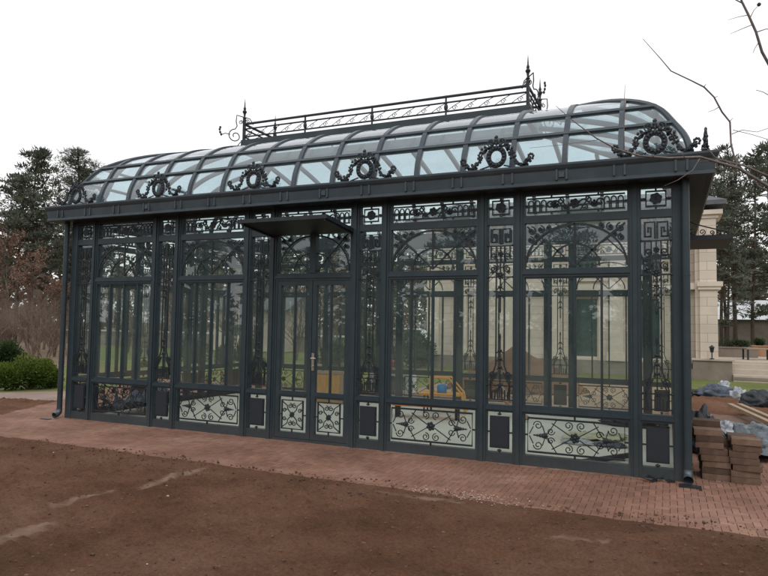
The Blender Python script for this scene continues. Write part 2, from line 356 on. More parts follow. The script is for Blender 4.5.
# clay paving: herringbone of real pavers on a sand bed
def paved(x, y):
    if y < edge_y(x) - .12 or y > 6.4 or x > 12.2 or x < -5: return False
    if x > 9.1:
        if y > 3.6 - (x - 9.9) * 1.6: return x < 9.9 and y < 6.2
        return True
    if x > .12: return y < .12
    if y < -.3: return y < -.35 + (x + 1.2) * .12 if x < -1.2 else True
    return x > -1.15 - (y + .3) * .46
mb = MB(); pw, pl = .064, .128; j_ = .0015
for cy in range(-32, 104):
    for cx in range(-80, 192):
        k = (cx - cy) % 4
        if k == 0: x0, y0, x1, y1 = cx * pw, cy * pw, cx * pw + pl, cy * pw + pw
        elif k == 3: x0, y0, x1, y1 = cx * pw, cy * pw, cx * pw + pw, cy * pw + pl
        else: continue
        xm, ym = (x0 + x1) / 2, (y0 + y1) / 2
        if not paved(xm, ym): continue
        if 0.15 < xm < L - .2 and ym > .12: continue
        z = random.uniform(-.0015, .0015) + .003 * noise.noise(Vector((xm * .8, ym * .8, 0)))
        a = [(x0 + j_, y0 + j_), (x1 - j_, y0 + j_), (x1 - j_, y1 - j_), (x0 + j_, y1 - j_)]
        bvl = .0025
        t_ = [(x0 + j_ + bvl, y0 + j_ + bvl), (x1 - j_ - bvl, y0 + j_ + bvl), (x1 - j_ - bvl, y1 - j_ - bvl), (x0 + j_ + bvl, y1 - j_ - bvl)]
        vs = [(p[0], p[1], z - .02) for p in a] + [(p[0], p[1], z - .003) for p in a] + [(p[0], p[1], z) for p in t_]
        c_ = min(1, max(0, random.gauss(.5, .2) + .35 * noise.noise(Vector((xm * 1.7, ym * 2.5, 6)))))
        mb.add(vs, [(8, 9, 10, 11)] + [(i, (i + 1) % 4, 4 + (i + 1) % 4, 4 + i) for i in range(4)] + [(4 + i, 4 + (i + 1) % 4, 8 + (i + 1) % 4, 8 + i) for i in range(4)], 0, c_)
tag(mb.build('pavement', M['brick']), kind='structure')
mb = MB(); mb.add([(-9.5, -1.80, -.02), (14, -1.95, -.02), (14, .2, -.02), (-9.5, .2, -.02)], [(0, 1, 2, 3)])
mb.add([(9.0, .2, -.02), (12.4, .2, -.02), (12.4, 6.5, -.02), (9.0, 6.5, -.02)], [(0, 1, 2, 3)])
mb.add([(-1.7, .2, -.02), (.3, .2, -.02), (.3, 6.6, -.02), (-1.7, 6.6, -.02)], [(0, 1, 2, 3)])
tag(mb.build('paving_bed', M['joint']), kind='structure')

# left hand side: bed, light path, lawn
def bump_strip(name, poly, z, mt, amp=.02, st=.25):
    xs = [p[0] for p in poly]; ys = [p[1] for p in poly]
    mb = MB(); mb.add([(x, y, z) for x, y in poly], [tuple(range(len(poly)))]); return tag(mb.build(name, mt), kind='structure')
bump_strip('lawn', [(-60, -.05), (-2.3, .2), (-2.3, 6.6), (9.7, 6.6), (9.7, 8.8), (60, 8.8), (60, 70), (-60, 70)], -.03, M['lawn'])
bump_strip('side_path', [(-2.0, 1.68), (-2.9, .92), (-9, -4.2), (-12, -3.6), (-4.5, 1.9), (-3.3, 3.0), (-1.6, 4.6), (-1.6, 2.2)], -.016, M['dirtpath'])
def quad_patch(name, q, n, mt, amp):
    A, B_, C_, D_ = [Vector((p[0], p[1], 0)) for p in q]; vs = []
    for j in range(n + 1):
        for i in range(n + 1):
            u, v = i / n, j / n; p = A.lerp(B_, u).lerp(D_.lerp(C_, u), v); e = min(u, v, 1 - u, 1 - v)
            p += Vector((.05 * noise.noise(p * 5), .05 * noise.noise(p * 5 + Vector((3, 0, 0))), 0))
            vs.append((p.x, p.y, (.035 + soil_h(p.x, p.y) * amp) * min(1, e * 12) - .01))
    m_ = MB(); m_.add(vs, [(j * (n + 1) + i, j * (n + 1) + i + 1, (j + 1) * (n + 1) + i + 1, (j + 1) * (n + 1) + i) for j in range(n) for i in range(n)])
    return tag(m_.build(name, mt, None, True), kind='structure')
quad_patch('flower_bed', [(-1.15, -.33), (-1.98, 1.62), (-2.9, .92), (-5.2, -1.1)], 60, M['soil'], 1.2)
bump_strip('leaf_litter', [(-7.3, 5.6), (-60, 2), (-60, 60), (-48, 46)], -.024, noisy('leaf_litter', [(.3, (.10, .07, .045)), (.5, (.17, .12, .08)), (.75, (.22, .17, .10))], 2, 8, .95, .5, 20, .03))
# right hand side: excavated soil, mound ridge
def right_h(x, y):
    h = -.10 + soil_h(x, y) * 1.6
    h += .10 * math.exp(-((y - 9.0 - .15 * (x - 10)) / .75) ** 2) * (1 + .4 * noise.noise(Vector((x * 1.4, y, 3))))
    return h + .05
tag(grid('excavated_soil', 9.5, 18, 3.2, 10.6, .07, right_h, M['soil']), kind='structure')
# sandy ground behind the greenhouse
bump_strip('bare_ground', [(3.2, 5.3), (9.4, 5.3), (9.4, 12.0), (5, 14.2), (3.2, 10)], -.022, noisy('sandy', [(.3, (.15, .10, .07)), (.5, (.26, .19, .13)), (.75, (.34, .27, .2))], 1, 8, .95, .5, 20, .02))

# ------------------------------------------------------------------ greenhouse
G = empty('greenhouse', (0, 0, 0), 0, 'long dark slate iron and glass conservatory with wrought ornaments and curved glass roof', 'greenhouse')
ZB, Z1, Z2, Z3, Z4, Z5, Z6, Z7, Z8 = .10, .60, .685, 2.22, 2.32, 2.865, 2.955, 3.20, 3.27
c_, n_, p_, W_ = .132, .335, .105, 1.2025
gate = M['iron']

def P2(pts, y=0.0): return [(x, y, z) for x, z in pts]
def arc2(cx, cz, rx, rz, a0, a1, n=16): return [(cx + rx * cos(radians(a0 + (a1 - a0) * i / n)), cz + rz * sin(radians(a0 + (a1 - a0) * i / n))) for i in range(n + 1)]
def spiral(cx, cz, r0, r1, a0, turns, n=16):
    return [(cx + (r0 + (r1 - r0) * i / n) * cos(radians(a0) + 2 * pi * turns * i / n), cz + (r0 + (r1 - r0) * i / n) * sin(radians(a0) + 2 * pi * turns * i / n)) for i in range(n + 1)]
def bar2(mb, pts, r=.007, y=.025, closed=False): mb.tube(P2(pts, y), r * 1.38, 4, closed, 0, True, pi / 4)
def rosette(mb, x, z, r, y=.02, petals=6):
    mb.blob((x, y, z), (r * .38, .014, r * .38), 8, 5)
    for k in range(petals):
        a = 2 * pi * k / petals + .3
        mb.blob((x + cos(a) * r * .62, y, z + sin(a) * r * .62), (r * .36, .010, r * .36), 6, 4)
def leafspray(mb, x, z, ln, dirx, y=.02):
    for k in range(5):
        t = k / 4; s = ln * .15 * (1.1 - t * .75)
        for sg in (-1, 1):
            mb.add([(x + dirx * (t * ln), y - .008, z), (x + dirx * (t * ln - s * .6), y, z + sg * s * 2.0), (x + dirx * (t * ln + s * 2.0), y, z + sg * s * .7), (x + dirx * (t * ln + s * .6), y + .01, z)], [(0, 1, 2), (0, 2, 3), (0, 3, 1), (1, 3, 2)])
    bar2(mb, [(x - dirx * ln * .2, z), (x + dirx * ln * 1.15, z)], .006, y)
def rect2(mb, x0, z0, x1, z1, r=.011, y=.028): bar2(mb, [(x0, z0), (x1, z0), (x1, z1), (x0, z1)], r, y, True)

def frame_mesh(x0, x1, levels, fw=.026, y0=.012, y1=.088, mb=None):
    """levels: (z0,z1) openings; adds rails between openings and a bead round each"""
    mb = mb or MB()
    for (z0, z1) in levels:
        mb.box(x0, y0, z0, x0 + fw, y1, z1); mb.box(x1 - fw, y0, z0, x1, y1, z1)
    return mb
def rails(mb, x0, x1, zs, y0=.008, y1=.092):
    for (z0, z1) in zs: mb.box(x0, y0, z0, x1, y1, z1)

cache = {}
def cached(key, fn, mt, smooth=False):
    if key not in cache: cache[key] = fn().mesh(key[0], mt, smooth)
    return cache[key]

def scrollwork(W):
    mb = MB(); z0, z1 = ZB + .02, Z1; zc = (z0 + z1) / 2; h = (z1 - z0) / 2 - .045; a = W / 2 - .065
    if W > .8:
        rect2(mb, -a, zc - h, a, zc + h)
        for sx in (-1, 1): bar2(mb, [(sx * a, zc), (sx * (W / 2 - .01), zc)], .009)
        for sz in (-1, 1): bar2(mb, [(0, zc + sz * h), (0, zc + sz * (h + .05))], .010)
        rosette(mb, 0, zc, .062)
        for sx in (-1, 1):
            leafspray(mb, sx * (a * .60), zc, .13, sx)
            for sz in (-1, 1):
                bar2(mb, [(sx * .05, zc + sz * .02), (sx * .26, zc + sz * .15)] , .0055)
                bar2(mb, [(sx * (a * .60), zc), (sx * .20, zc + sz * h)], .0055)
                bar2(mb, spiral(sx * .07, zc + sz * .135, .052, .012, 270 if sz > 0 else 90, 1.4 * sx * sz * -1), .0055)
                bar2(mb, spiral(sx * .27, zc + sz * .055, .045, .01, 0, 1.3 * sz * sx), .0055)
                bar2(mb, spiral(sx * (a - .12), zc + sz * .115, .055, .012, 180, 1.4 * sz * sx), .0055)
                bar2(mb, [(sx * (a - .12 - .05), zc + sz * .115), (sx * (a * .62), zc + sz * .01)], .0055)
                bar2(mb, [(sx * (a - .02), zc + sz * .01), (sx * (a - .065), zc + sz * .10)], .0055)
    else:
        rect2(mb, -a, zc - h, a, zc + h)
        for sx in (-1, 1): bar2(mb, [(sx * a, zc), (sx * (W / 2 - .005), zc)], .008)
        for sz in (-1, 1): bar2(mb, [(0, zc + sz * h), (0, zc + sz * (h + .05))], .008)
        rosette(mb, 0, zc, .045)
        for sx in (-1, 1):
            for sz in (-1, 1):
                bar2(mb, [(0, zc), (sx * .07, zc + sz * .07), (sx * .08, zc + sz * .12), (sx * (a - .01), zc + sz * (h - .02))], .006)
                bar2(mb, spiral(sx * .035, zc + sz * .12, .036, .008, 90, 1.3 * sx), .0055)
                bar2(mb, spiral(sx * (a - .045), zc + sz * .055, .032, .008, 0, 1.3 * sz), .0055)
    return mb
def tracery(W, half=0):
    mb = MB(); z0, z1 = Z4 + .02, Z5 - .02; h = z1 - z0
    if half == 0:
        a = W / 2 - .03
        bar2(mb, arc2(0, z0, a, h * .98, 0, 180, 28), .011)
        bar2(mb, arc2(0, z0, a * .48, h * .52, 0, 180, 20), .010)
        bar2(mb, [(0, z0), (0, z1)], .011)
        for sx in (-1, 1):
            bar2(mb, [(0, z0), (sx * a * .42, z0 + h * .45), (sx * (a - .02), z1 - .02)], .010)
            bar2(mb, [(sx * (a - .01), z0 + h * .22), (sx * a * .62, z0 + h * .62)], .007)
            for (dx, dz, r) in ((.07, .07, .052), (.18, .058, .046), (.06, .18, .042), (.27, .04, .032), (.13, .14, .035)):
                bar2(mb, spiral(sx * (a - dx), z1 - dz, r, .008, 90, 1.4 * sx), .007)
                rosette(mb, sx * (a - dx), z1 - dz, r * .5, .022, 4)
    else:
        a = W - .03; s = half
        ox = -s * W / 2 + s * .01
        bar2(mb, [(ox + s * a * cos(t * pi / 36), z0 + h * .98 * sin(t * pi / 36)) for t in range(19)], .010)
        bar2(mb, [(ox + s * a * .5 * cos(t * pi / 36), z0 + h * .5 * sin(t * pi / 36)) for t in range(19)], .009)
        bar2(mb, [(ox, z0), (ox + s * a * .95, z1)], .009)
        for (dx, dz, r) in ((.06, .07, .042), (.16, .05, .03), (.055, .17, .03)):
            bar2(mb, spiral(ox + s * (a - dx), z1 - dz, r, .008, 90, 1.4 * s), .007); rosette(mb, ox + s * (a - dx), z1 - dz, r * .5, .022, 4)
    return mb
def frieze(W):
    mb = MB(); z0, z1 = Z6 + .02, Z7 - .02; zc = (z0 + z1) / 2; h = (z1 - z0) / 2 - .02
    if W > .5:
        a = W / 2 - .05
        rect2(mb, -a, zc - h, a, zc + h, .009)
        for sx in (-1, 1):
            bar2(mb, [(sx * a, zc), (sx * (W / 2 - .01), zc)], .010)
            for sz in (-1, 1): bar2(mb, [(sx * W * .22, zc + sz * h), (sx * W * .22, zc + sz * (h + .03))], .010)
            for k in range(3):
                xc = sx * (a - .045 - k * .075)
                bar2(mb, [(xc - .028, zc - h), (xc - .028, zc + h * .3)] + [(xc - .028 * cos(t * pi / 6), zc + h * .3 + .035 * sin(t * pi / 6)) for t in range(1, 6)] + [(xc + .028, zc + h * .3), (xc + .028, zc - h)], .007)
            bar2(mb, [(sx * a, zc), (sx * (a - .2), zc)], .006)
            bar2(mb, [(sx * (.04 + .24 * t / 10), zc + .045 * sin(t * pi / 5) * sx) for t in range(11)], .009)
            bar2(mb, spiral(sx * .28, zc, .05, .012, 0, 1.2), .008)
            rosette(mb, sx * .22, zc - .01, .045, .02, 5)
            bar2(mb, spiral(sx * .16, zc + .04, .042, .01, 90, 1.3 * sx), .008); bar2(mb, spiral(sx * .11, zc - .045, .04, .01, 270, 1.3 * sx), .008)
            bar2(mb, [(sx * .06, zc - h), (sx * .11, zc - h * .1), (sx * .17, zc + h)], .007)
        rosette(mb, 0, zc, .062)
        mb.tube([(0, .014, zc), (0, .030, zc)], .048, 14)
    else:
        a = W / 2 - .065
        rect2(mb, -a, zc - h, a, zc + h, .011)
        for sx in (-1, 1): bar2(mb, [(sx * a, zc), (sx * (W / 2), zc)], .010)
        for sz in (-1, 1): bar2(mb, [(0, zc + sz * h), (0, zc + sz * (h + .03))], .010)
        mb.tube([(0, .012, zc), (0, .030, zc)], .058, 16)
        rosette(mb, 0, zc, .07)
    return mb
def tall_ornament(W):
    mb = MB(); z0, z1 = Z2 + .03, Z5 - .02
    a = W / 2 - .05
    # greek key at the top
    for sx in (-1, 1):
        bar2(mb, [(sx * .012, z1 - .21), (sx * .012, z1 - .03), (sx * a, z1 - .03), (sx * a, z1 - .19), (sx * .055, z1 - .19), (sx * .055, z1 - .09), (sx * (a - .035), z1 - .09), (sx * (a - .035), z1 - .14)], .011)
        # side bars
        bar2(mb, [(sx * .05, z1 - .24), (sx * .05, z1 - .42), (sx * .035, z1 - .50), (sx * .05, z1 - .58), (sx * .05, z0 + .45), (sx * .12, z0 + .24), (sx * .10, z0 + .05)], .008)
        bar2(mb, [(sx * a, z1 - .24), (sx * a, z1 - .40)], .008)
        bar2(mb, spiral(sx * .085, z1 - .52, .045, .01, 90, 1.5 * sx), .008)
        bar2(mb, spiral(sx * .085, z1 - .36, .038, .01, 270, -1.3 * sx), .008)
        rosette(mb, sx * .10, z1 - .56, .028, .02, 4)
        bar2(mb, spiral(sx * .09, z0 + .33, .04, .01, 270, 1.3 * sx), .008)
        for k in range(3):
            bar2(mb, [(sx * (.025 + .035 * k), z0 + .03), (sx * (.025 + .035 * k), z0 + .17 - .02 * k)], .008)
        bar2(mb, [(sx * a, z0 + .03), (sx * a, z0 + .20), (sx * .04, z0 + .36)], .008)
        for zz in (z1 - .62, z1 - .235, z0 + .2):
            mb.blob((sx * (W / 2 - .012), .02, zz), (.016, .016, .016), 6, 4)
    for zz in (z1 - .24, z1 - .44, z1 - .62, z0 + .2, z0 + .03): bar2(mb, [(-W / 2 + .005, zz), (W / 2 - .005, zz)], .0075)
    bar2(mb, [(0, z1 - .24), (0, z1 - 1.0)], .008)
    bar2(mb, [(0, z0 + .75), (0, z0 + .05)], .008)
    rosette(mb, 0, z1 - .60, .05); rosette(mb, 0, z1 - .34, .036); rosette(mb, 0, z0 + .20, .035, .02, 5)
    for zz in (z1 - .74, z1 - .84, z0 + .42, z0 + .52, z0 + .62):
        mb.blob((0, .02, zz), (.030, .012, .018), 6, 4)
        bar2(mb, [(-.04, zz - .03), (0, zz), (.04, zz - .03)], .007)
    mb.blob((0, .02, z1 - 1.02), (.012, .01, .045), 6, 4); mb.blob((0, .02, z0 + .78), (.014, .01, .05), 6, 4)
    return mb
def pane(W, levels, y=.055, inset=.02):
    mb = MB()
    for (z0, z1) in levels:
        a = W / 2 - inset
        mb.add([(-a, y, z0), (a, y, z0), (a, y, z1), (-a, y, z1)], [(0, 1, 2, 3)])
    return mb

def wide_bay(root, place, W, rz, short=False):
    def f():
        mb = MB(); frame_mesh(-W / 2, W / 2, [(ZB + .02, Z1), (Z2, Z3), (Z4, Z5), (Z6, Z7)], mb=mb)
        rails(mb, -W / 2, W / 2, [(0.0, ZB + .02), (Z1, Z2), (Z3, Z4), (Z5, Z6), (Z7, Z8)])
        mb.box(-W / 2, -.008, Z1 + .025, W / 2, .006, Z2 - .02); mb.box(-W / 2, -.006, Z3 + .03, W / 2, .006, Z4 - .03)
        for zz in (Z2, Z3 - .018): mb.box(-W / 2 + .026, .02, zz, W / 2 - .026, .08, zz + .018)
        return mb
    fr = link('window', cached(('window', W), f, M['paint']), root, place, rz)
    link('glass', cached(('glass', W), lambda: pane(W, [(Z2, Z3), (Z4, Z5), (Z6, Z7)]), M['glass']), fr)
    link('lower_glass', cached(('lower_glass', W), lambda: pane(W, [(ZB, Z1)]), M['bottom_glass']), fr)
    def mu():
        mb = MB(); mb.box(-.011, .022, Z2 + .018, .011, .088, Z3 - .018); return mb
    for k in (-1, 0, 1): link('muntin', cached(('muntin', 0), mu, M['paint']), fr, (k * W * .245, 0, 0))
    link('arch_tracery', cached(('arch_tracery', W), lambda: tracery(W), gate), fr)
    link('frieze_ornament', cached(('frieze_ornament', W), lambda: frieze(W), gate), fr)
    link('scrollwork', cached(('scrollwork', W), lambda: scrollwork(W), gate), fr)
    return fr
def narrow_bay(root, place, rz):
    W = n_
    def f():
        mb = MB(); frame_mesh(-W / 2, W / 2, [(ZB + .02, Z1), (Z2, Z5), (Z6, Z7)], .012, mb=mb)
        rails(mb, -W / 2, W / 2, [(0.0, ZB + .02), (Z1, Z2), (Z5, Z6), (Z7, Z8)])
        mb.box(-W / 2, -.008, Z1 + .025, W / 2, .006, Z2 - .02)
        return mb
    fr = link('narrow_window', cached(('narrow_window', W), f, M['paint']), root, place, rz)
    link('glass', cached(('glass_n', W), lambda: pane(W, [(Z2, Z5), (Z6, Z7)], .055, .008), M['glass']), fr)
    link('lower_glass', cached(('lower_glass_n', W), lambda: pane(W, [(ZB, Z1)], .055, .008), M['bottom_glass']), fr)
    link('ornament', cached(('ornament', W), lambda: tall_ornament(W), gate), fr)
    link('frieze_ornament', cached(('frieze_n', W), lambda: frieze(W), gate), fr)
    def pn():
        mb = MB(); mb.box(-.118, .015, ZB + .07, .118, .04, Z1 - .05)
        mb.box(-.103, .008, ZB + .085, .103, .0155, Z1 - .065)
        zc = (ZB + .02 + Z1) / 2
        for sx in (-1, 1): bar2(mb, [(sx * .105, zc), (sx * W / 2, zc)], .009)
        for sz, e in ((-1, ZB + .02), (1, Z1)):
            bar2(mb, [(0, zc + sz * .2), (0, e)], .009); mb.blob((0, .02, zc + sz * .215), (.028, .014, .014), 6, 4)
        return mb
    link('solid_panel', cached(('solid_panel', 0), pn, M['panel']), fr)
    return fr
def post_mesh():
    mb = MB(); mb.box(-p_ / 2, 0, 0, p_ / 2, .1, Z8)
    mb.box(-.022, -.018, 0.0, .022, -.001, Z8)
    return mb
posts = cached(('post', 0), post_mesh, M['paint'])

def wall(ox, oy, ang, segs):
    x = 0; dx, dy = cos(ang), sin(ang)
    for kind, wd in segs:
        xc = x + wd / 2; loc = (ox + dx * xc, oy + dy * xc, 0)
        if kind == 'n': narrow_bay(G, loc, ang)
        elif kind == 'W': wide_bay(G, loc, wd, ang)
        elif kind == 'p': link('post', posts, G, loc, ang)
        elif kind == 'D': door_bay(loc, wd, ang)
        x += wd

def door_bay(loc, W, rz):
    # surround with arch tracery and frieze, and the two leaves
    mb = MB(); rails(mb, -W / 2, W / 2, [(0.0, .035), (Z3, Z4), (Z5, Z6), (Z7, Z8)])
    mb.box(-.045, -.004, Z4, .045, .096, Z5); mb.box(-W / 2, .01, .035, -W / 2 + .03, .09, Z3); mb.box(W / 2 - .03, .01, .035, W / 2, .09, Z3)
    frame_mesh(-W / 2, W / 2, [(Z4, Z5), (Z6, Z7)], mb=mb)
    mb.box(-W / 2, -.006, Z3 + .03, W / 2, .006, Z4 - .03)
    fr = mb.build('door_surround', M['paint'], G); fr.location = loc; fr.rotation_euler.z = rz
    link('glass', pane(W, [(Z4, Z5), (Z6, Z7)]).mesh('glass', M['glass']), fr)
    hw = W / 2 - .07
    for s in (-1, 1): link('arch_tracery', tracery(hw, s).mesh('arch_tracery', gate), fr, (s * (.045 + hw / 2), 0, 0))
    link('frieze_ornament', frieze(W).mesh('frieze_ornament', gate), fr)
    lw = W / 2 - .034
    def leafm():
        mb = MB(); st = .062
        mb.box(-lw / 2, .018, .04, -lw / 2 + st, .078, Z3 - .006); mb.box(lw / 2 - st, .018, .04, lw / 2, .078, Z3 - .006)
        for z0, z1 in ((.04, ZB + .02), (Z1, Z2), (Z3 - .07, Z3 - .006)): mb.box(-lw / 2 + st, .020, z0, lw / 2 - st, .076, z1)
        mb.box(-lw / 2 + st, .012, Z1 + .025, lw / 2 - st, .0195, Z2 - .02)
        return mb
    me = leafm().mesh('door', M['paint'])
    gm = pane(lw, [(Z2, Z3 - .07)], .05, .062).mesh('glass', M['glass']); g2 = pane(lw, [(ZB + .02, Z1)], .05, .062).mesh('lower_glass', M['bottom_glass'])
    mu = MB(); mu.box(-.010, .024, Z2, .010, .07, Z3 - .07); mum = mu.mesh('muntin', M['paint'])
    sw = scrollwork(lw - .10).mesh('scrollwork', gate)
    for s in (-1, 1):
        d = link('door', me, G, (loc[0] + s * (.004 + lw / 2), loc[1], 0), rz)
        link('glass', gm, d); link('lower_glass', g2, d); link('muntin', mum, d); link('scrollwork', sw, d)
        if s == 1:
            h = MB(); hx = -lw / 2 + .028
            h.box(hx - .020, .006, .98, hx + .020, .0175, 1.22); h.tube([(hx, .012, 1.15), (hx, -.04, 1.15), (hx + .07, -.045, 1.15)], .010, 8)
            h.tube([(hx, .0, 1.04), (hx, -.012, 1.04)], .014, 10)
            h.build('handle', M['steel'], d)

front = [('c', c_)]
for k in range(5):
    front += [('n', n_), ('p', p_), ('D' if k == 2 else 'W', W_), ('p', p_)]
front += [('n', n_), ('c', c_)]
wall(0, 0, 0, front)
wall(L, D, pi, [(('W' if a == 'D' else a), b_) for a, b_ in front])
S_ = (D - 2 * c_ - 4 * n_ - 6 * p_) / 3
side = [('c', c_)]
for k in range(3): side += [('n', n_), ('p', p_), ('W', S_), ('p', p_)]
side += [('n', n_), ('c', c_)]
wall(L, 0, pi / 2, side); wall(0, D, 3 * pi / 2, side)
for (x, y) in ((0, 0), (L - c_, 0), (L - c_, D - c_), (0, D - c_)):
    mb = MB(); mb.box(x + .001, y + .001, 0, x + c_ - .001, y + c_ - .001, Z8)
    mb.build('corner_post', M['paint'], G)
mb = MB(); mb.box(.14, .12, -.05, L - .14, D - .12, .004); mb.build('floor', M['floor'], G)
mb = MB(); mb.box(-.03, -.035, -.06, L + .03, D + .035, -.001); mb.build('foundation', M['concrete'], G)

# cornice : profile swept round the plan
OV = .30
prof = [(.10, 3.25), (-.20, 3.25), (-.255, 3.245), (-.272, 3.255), (-.272, 3.285), (-.265, 3.292), (-.282, 3.41), (-.30, 3.43), (-.318, 3.462), (-.318, 3.485), (-.28, 3.485), (-.25, 3.44), (-.10, 3.44), (-.085, 3.53), (-.03, 3.53), (-.02, 3.40), (.10, 3.40)]
def loop_at(t, z): return [Vector((t, t, z)), Vector((L - t, t, z)), Vector((L - t, D - t, z)), Vector((t, D - t, z))]
mb = MB(); rings = [loop_at(t, z) for t, z in prof]; n = len(rings)
vs = [p for g in rings for p in g]; fs = []
for i in range(n):
    j = (i + 1) % n
    for k in range(4):
        l = (k + 1) % 4; fs.append((i * 4 + k, j * 4 + k, j * 4 + l, i * 4 + l))
mb.add(vs, fs[:8], 1); mb.add(vs, fs[8:], 0)  # underside faces take the darker iron, putting the soffit's shade into the colour
for k in range(4):   # inner header beams under the cornice at wall line
    pass
mb.box(.012, .012, Z8 - .002, L - .012, .098, 3.30); mb.box(.012, D - .098, Z8 - .002, L - .012, D - .012, 3.30)
mb.box(.013, .098, Z8 - .002, .098, D - .098, 3.30); mb.box(L - .098, .098, Z8 - .002, L - .013, D - .098, 3.30)
def dentils(mb, ox, oy, ang, ln):
    Mx = Matrix.Translation((ox, oy, 0)) @ Matrix.Rotation(ang, 4, 'Z')
    k = 0; x = .039
    while x < ln - .02:
        for d in (-.055, .055):
            mb.box(x + d - .011, -.290, 3.30, x + d + .011, -.255, 3.425, 0, Mx)
        if k % 5 == 3: mb.box(x - .03, -.288, 3.33, x + .03, -.262, 3.39, 0, Mx)
        x += .617 / 2 * 1.0 if False else .617; k += 1
dentils(mb, 0, 0, 0, L); dentils(mb, L, 0, pi / 2, D); dentils(mb, L, D, pi, L); dentils(mb, 0, D, 3 * pi / 2, D)
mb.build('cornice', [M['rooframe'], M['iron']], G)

# roof ---------------------------------------------------------------
ctrl = [(-.06, 3.50), (-.01, 3.72), (.10, 3.93), (.285, 4.20), (.66, 4.44), (1.15, 4.60), (1.9, 4.76)]
def cat(p0, p1, p2, p3, t):
    return tuple(.5 * ((2 * b1) + (-a1 + c1) * t + (2 * a1 - 5 * b1 + 4 * c1 - d1) * t * t + (-a1 + 3 * b1 - 3 * c1 + d1) * t ** 3) for a1, b1, c1, d1 in zip(p0, p1, p2, p3))
prf = []
for i in range(len(ctrl) - 1):
    q0 = ctrl[max(0, i - 1)]; q3 = ctrl[min(len(ctrl) - 1, i + 2)]
    for s in range(4): prf.append(cat(q0, ctrl[i], ctrl[i + 1], q3, s / 4))
prf.append(ctrl[-1])
SX = 1.06
def inset(t): return (t * SX if t > 0 else t)
def rl(t, z): a = inset(t); return [Vector((a, t, z)), Vector((L - a, t, z)), Vector((L - a, D - t, z)), Vector((a, D - t, z))]
for k in range(4):
    mb = MB(); rings = [[rl(t, z)[k], rl(t, z)[(k + 1) % 4]] for t, z in prf]
    mb.sweep(rings, 0, False, False); mb.build('roof_glass', M['roof_glass'], G, True)
mb = MB(); t, z = prf[-1]; mb.add(rl(t, z + .002), [(0, 1, 2, 3)]); mb.build('roof_top_glass', M['roof_glass'], G)
def rafter(pts, side, hw=.030, dp=.045):
    """pts along the roof, side = horizontal direction across the rafter"""
    mb = MB(); side = Vector(side).normalized(); rings = []
    for i, p in enumerate(pts):
        a = pts[max(0, i - 1)]; b1 = pts[min(len(pts) - 1, i + 1)]; tn = (b1 - a).normalized(); nn = side.cross(tn).normalized()
        if nn.z < 0 and i > 2: nn = -nn
        if i <= 2 and rings: 
            if nn.dot(lastn) < 0: nn = -nn
        elif not rings and nn.z < 0: nn = -nn
        lastn = nn
        rings.append([p + side * hw + nn * .022, p - side * hw + nn * .022, p - side * hw - nn * dp, p + side * hw - nn * dp])
    mb.sweep(rings, 0, True, True); mb.build('rafter', M['rooframe'], G)
def slope_pts(pos, horiz, k):
    """k: 0 front,1 right,2 back,3 left ; pos along edge, stops at the hip"""
    out = []
    ln = L if k in (0, 2) else D
    for t, z in prf:
        lim = (inset(t) if k in (0, 2) else t)
        if pos < lim or pos > ln - lim:
            break
        if k == 0: out.append(Vector((pos, t, z)))
        elif k == 2: out.append(Vector((pos, D - t, z)))
        elif k == 1: out.append(Vector((L - inset(t), pos, z)))
        else: out.append(Vector((inset(t), pos, z)))
    return out
xs_r = [.656 + .617 * k for k in range(14)]
for x in xs_r:
    for k, sd in ((0, (1, 0, 0)), (2, (-1, 0, 0))): rafter(slope_pts(x, 1, k), sd)
for i in range(7):
    y = .60 + i * .60
    for k, sd in ((1, (0, 1, 0)), (3, (0, -1, 0))): rafter(slope_pts(y, 1, k), sd)
for k in range(4):
    pts = [rl(t, z)[k] for t, z in prf]
    sd = Vector((1, -1, 0)) if k in (0, 2) else Vector((1, 1, 0))
    mb = MB(); mb.tube(pts, .036, 6); mb.build('hip_rafter', M['rooframe'], G)
for (t, z) in ((.10, 3.93), (.285, 4.20)):
    mb = MB(); lp = rl(t, z); q = rl(t + .02, z + .035)
    for k in range(4):
        a, b1 = lp[k], lp[(k + 1) % 4]
        d = (b1 - a).normalized(); nr = Vector((-d.y, d.x, 0)); up = Vector((0, 0, 1))
        sl = (nr * .5 + up * .8).normalized(); out = sl.cross(d).normalized()
        rings = [[p + sl * .02 + out * .016, p - sl * .02 + out * .016, p - sl * .02 - out * .03, p + sl * .02 - out * .03] for p in (a, b1)]
        mb.sweep(rings, 0, True, True)
    mb.build('purlin', M['rooframe'], G)

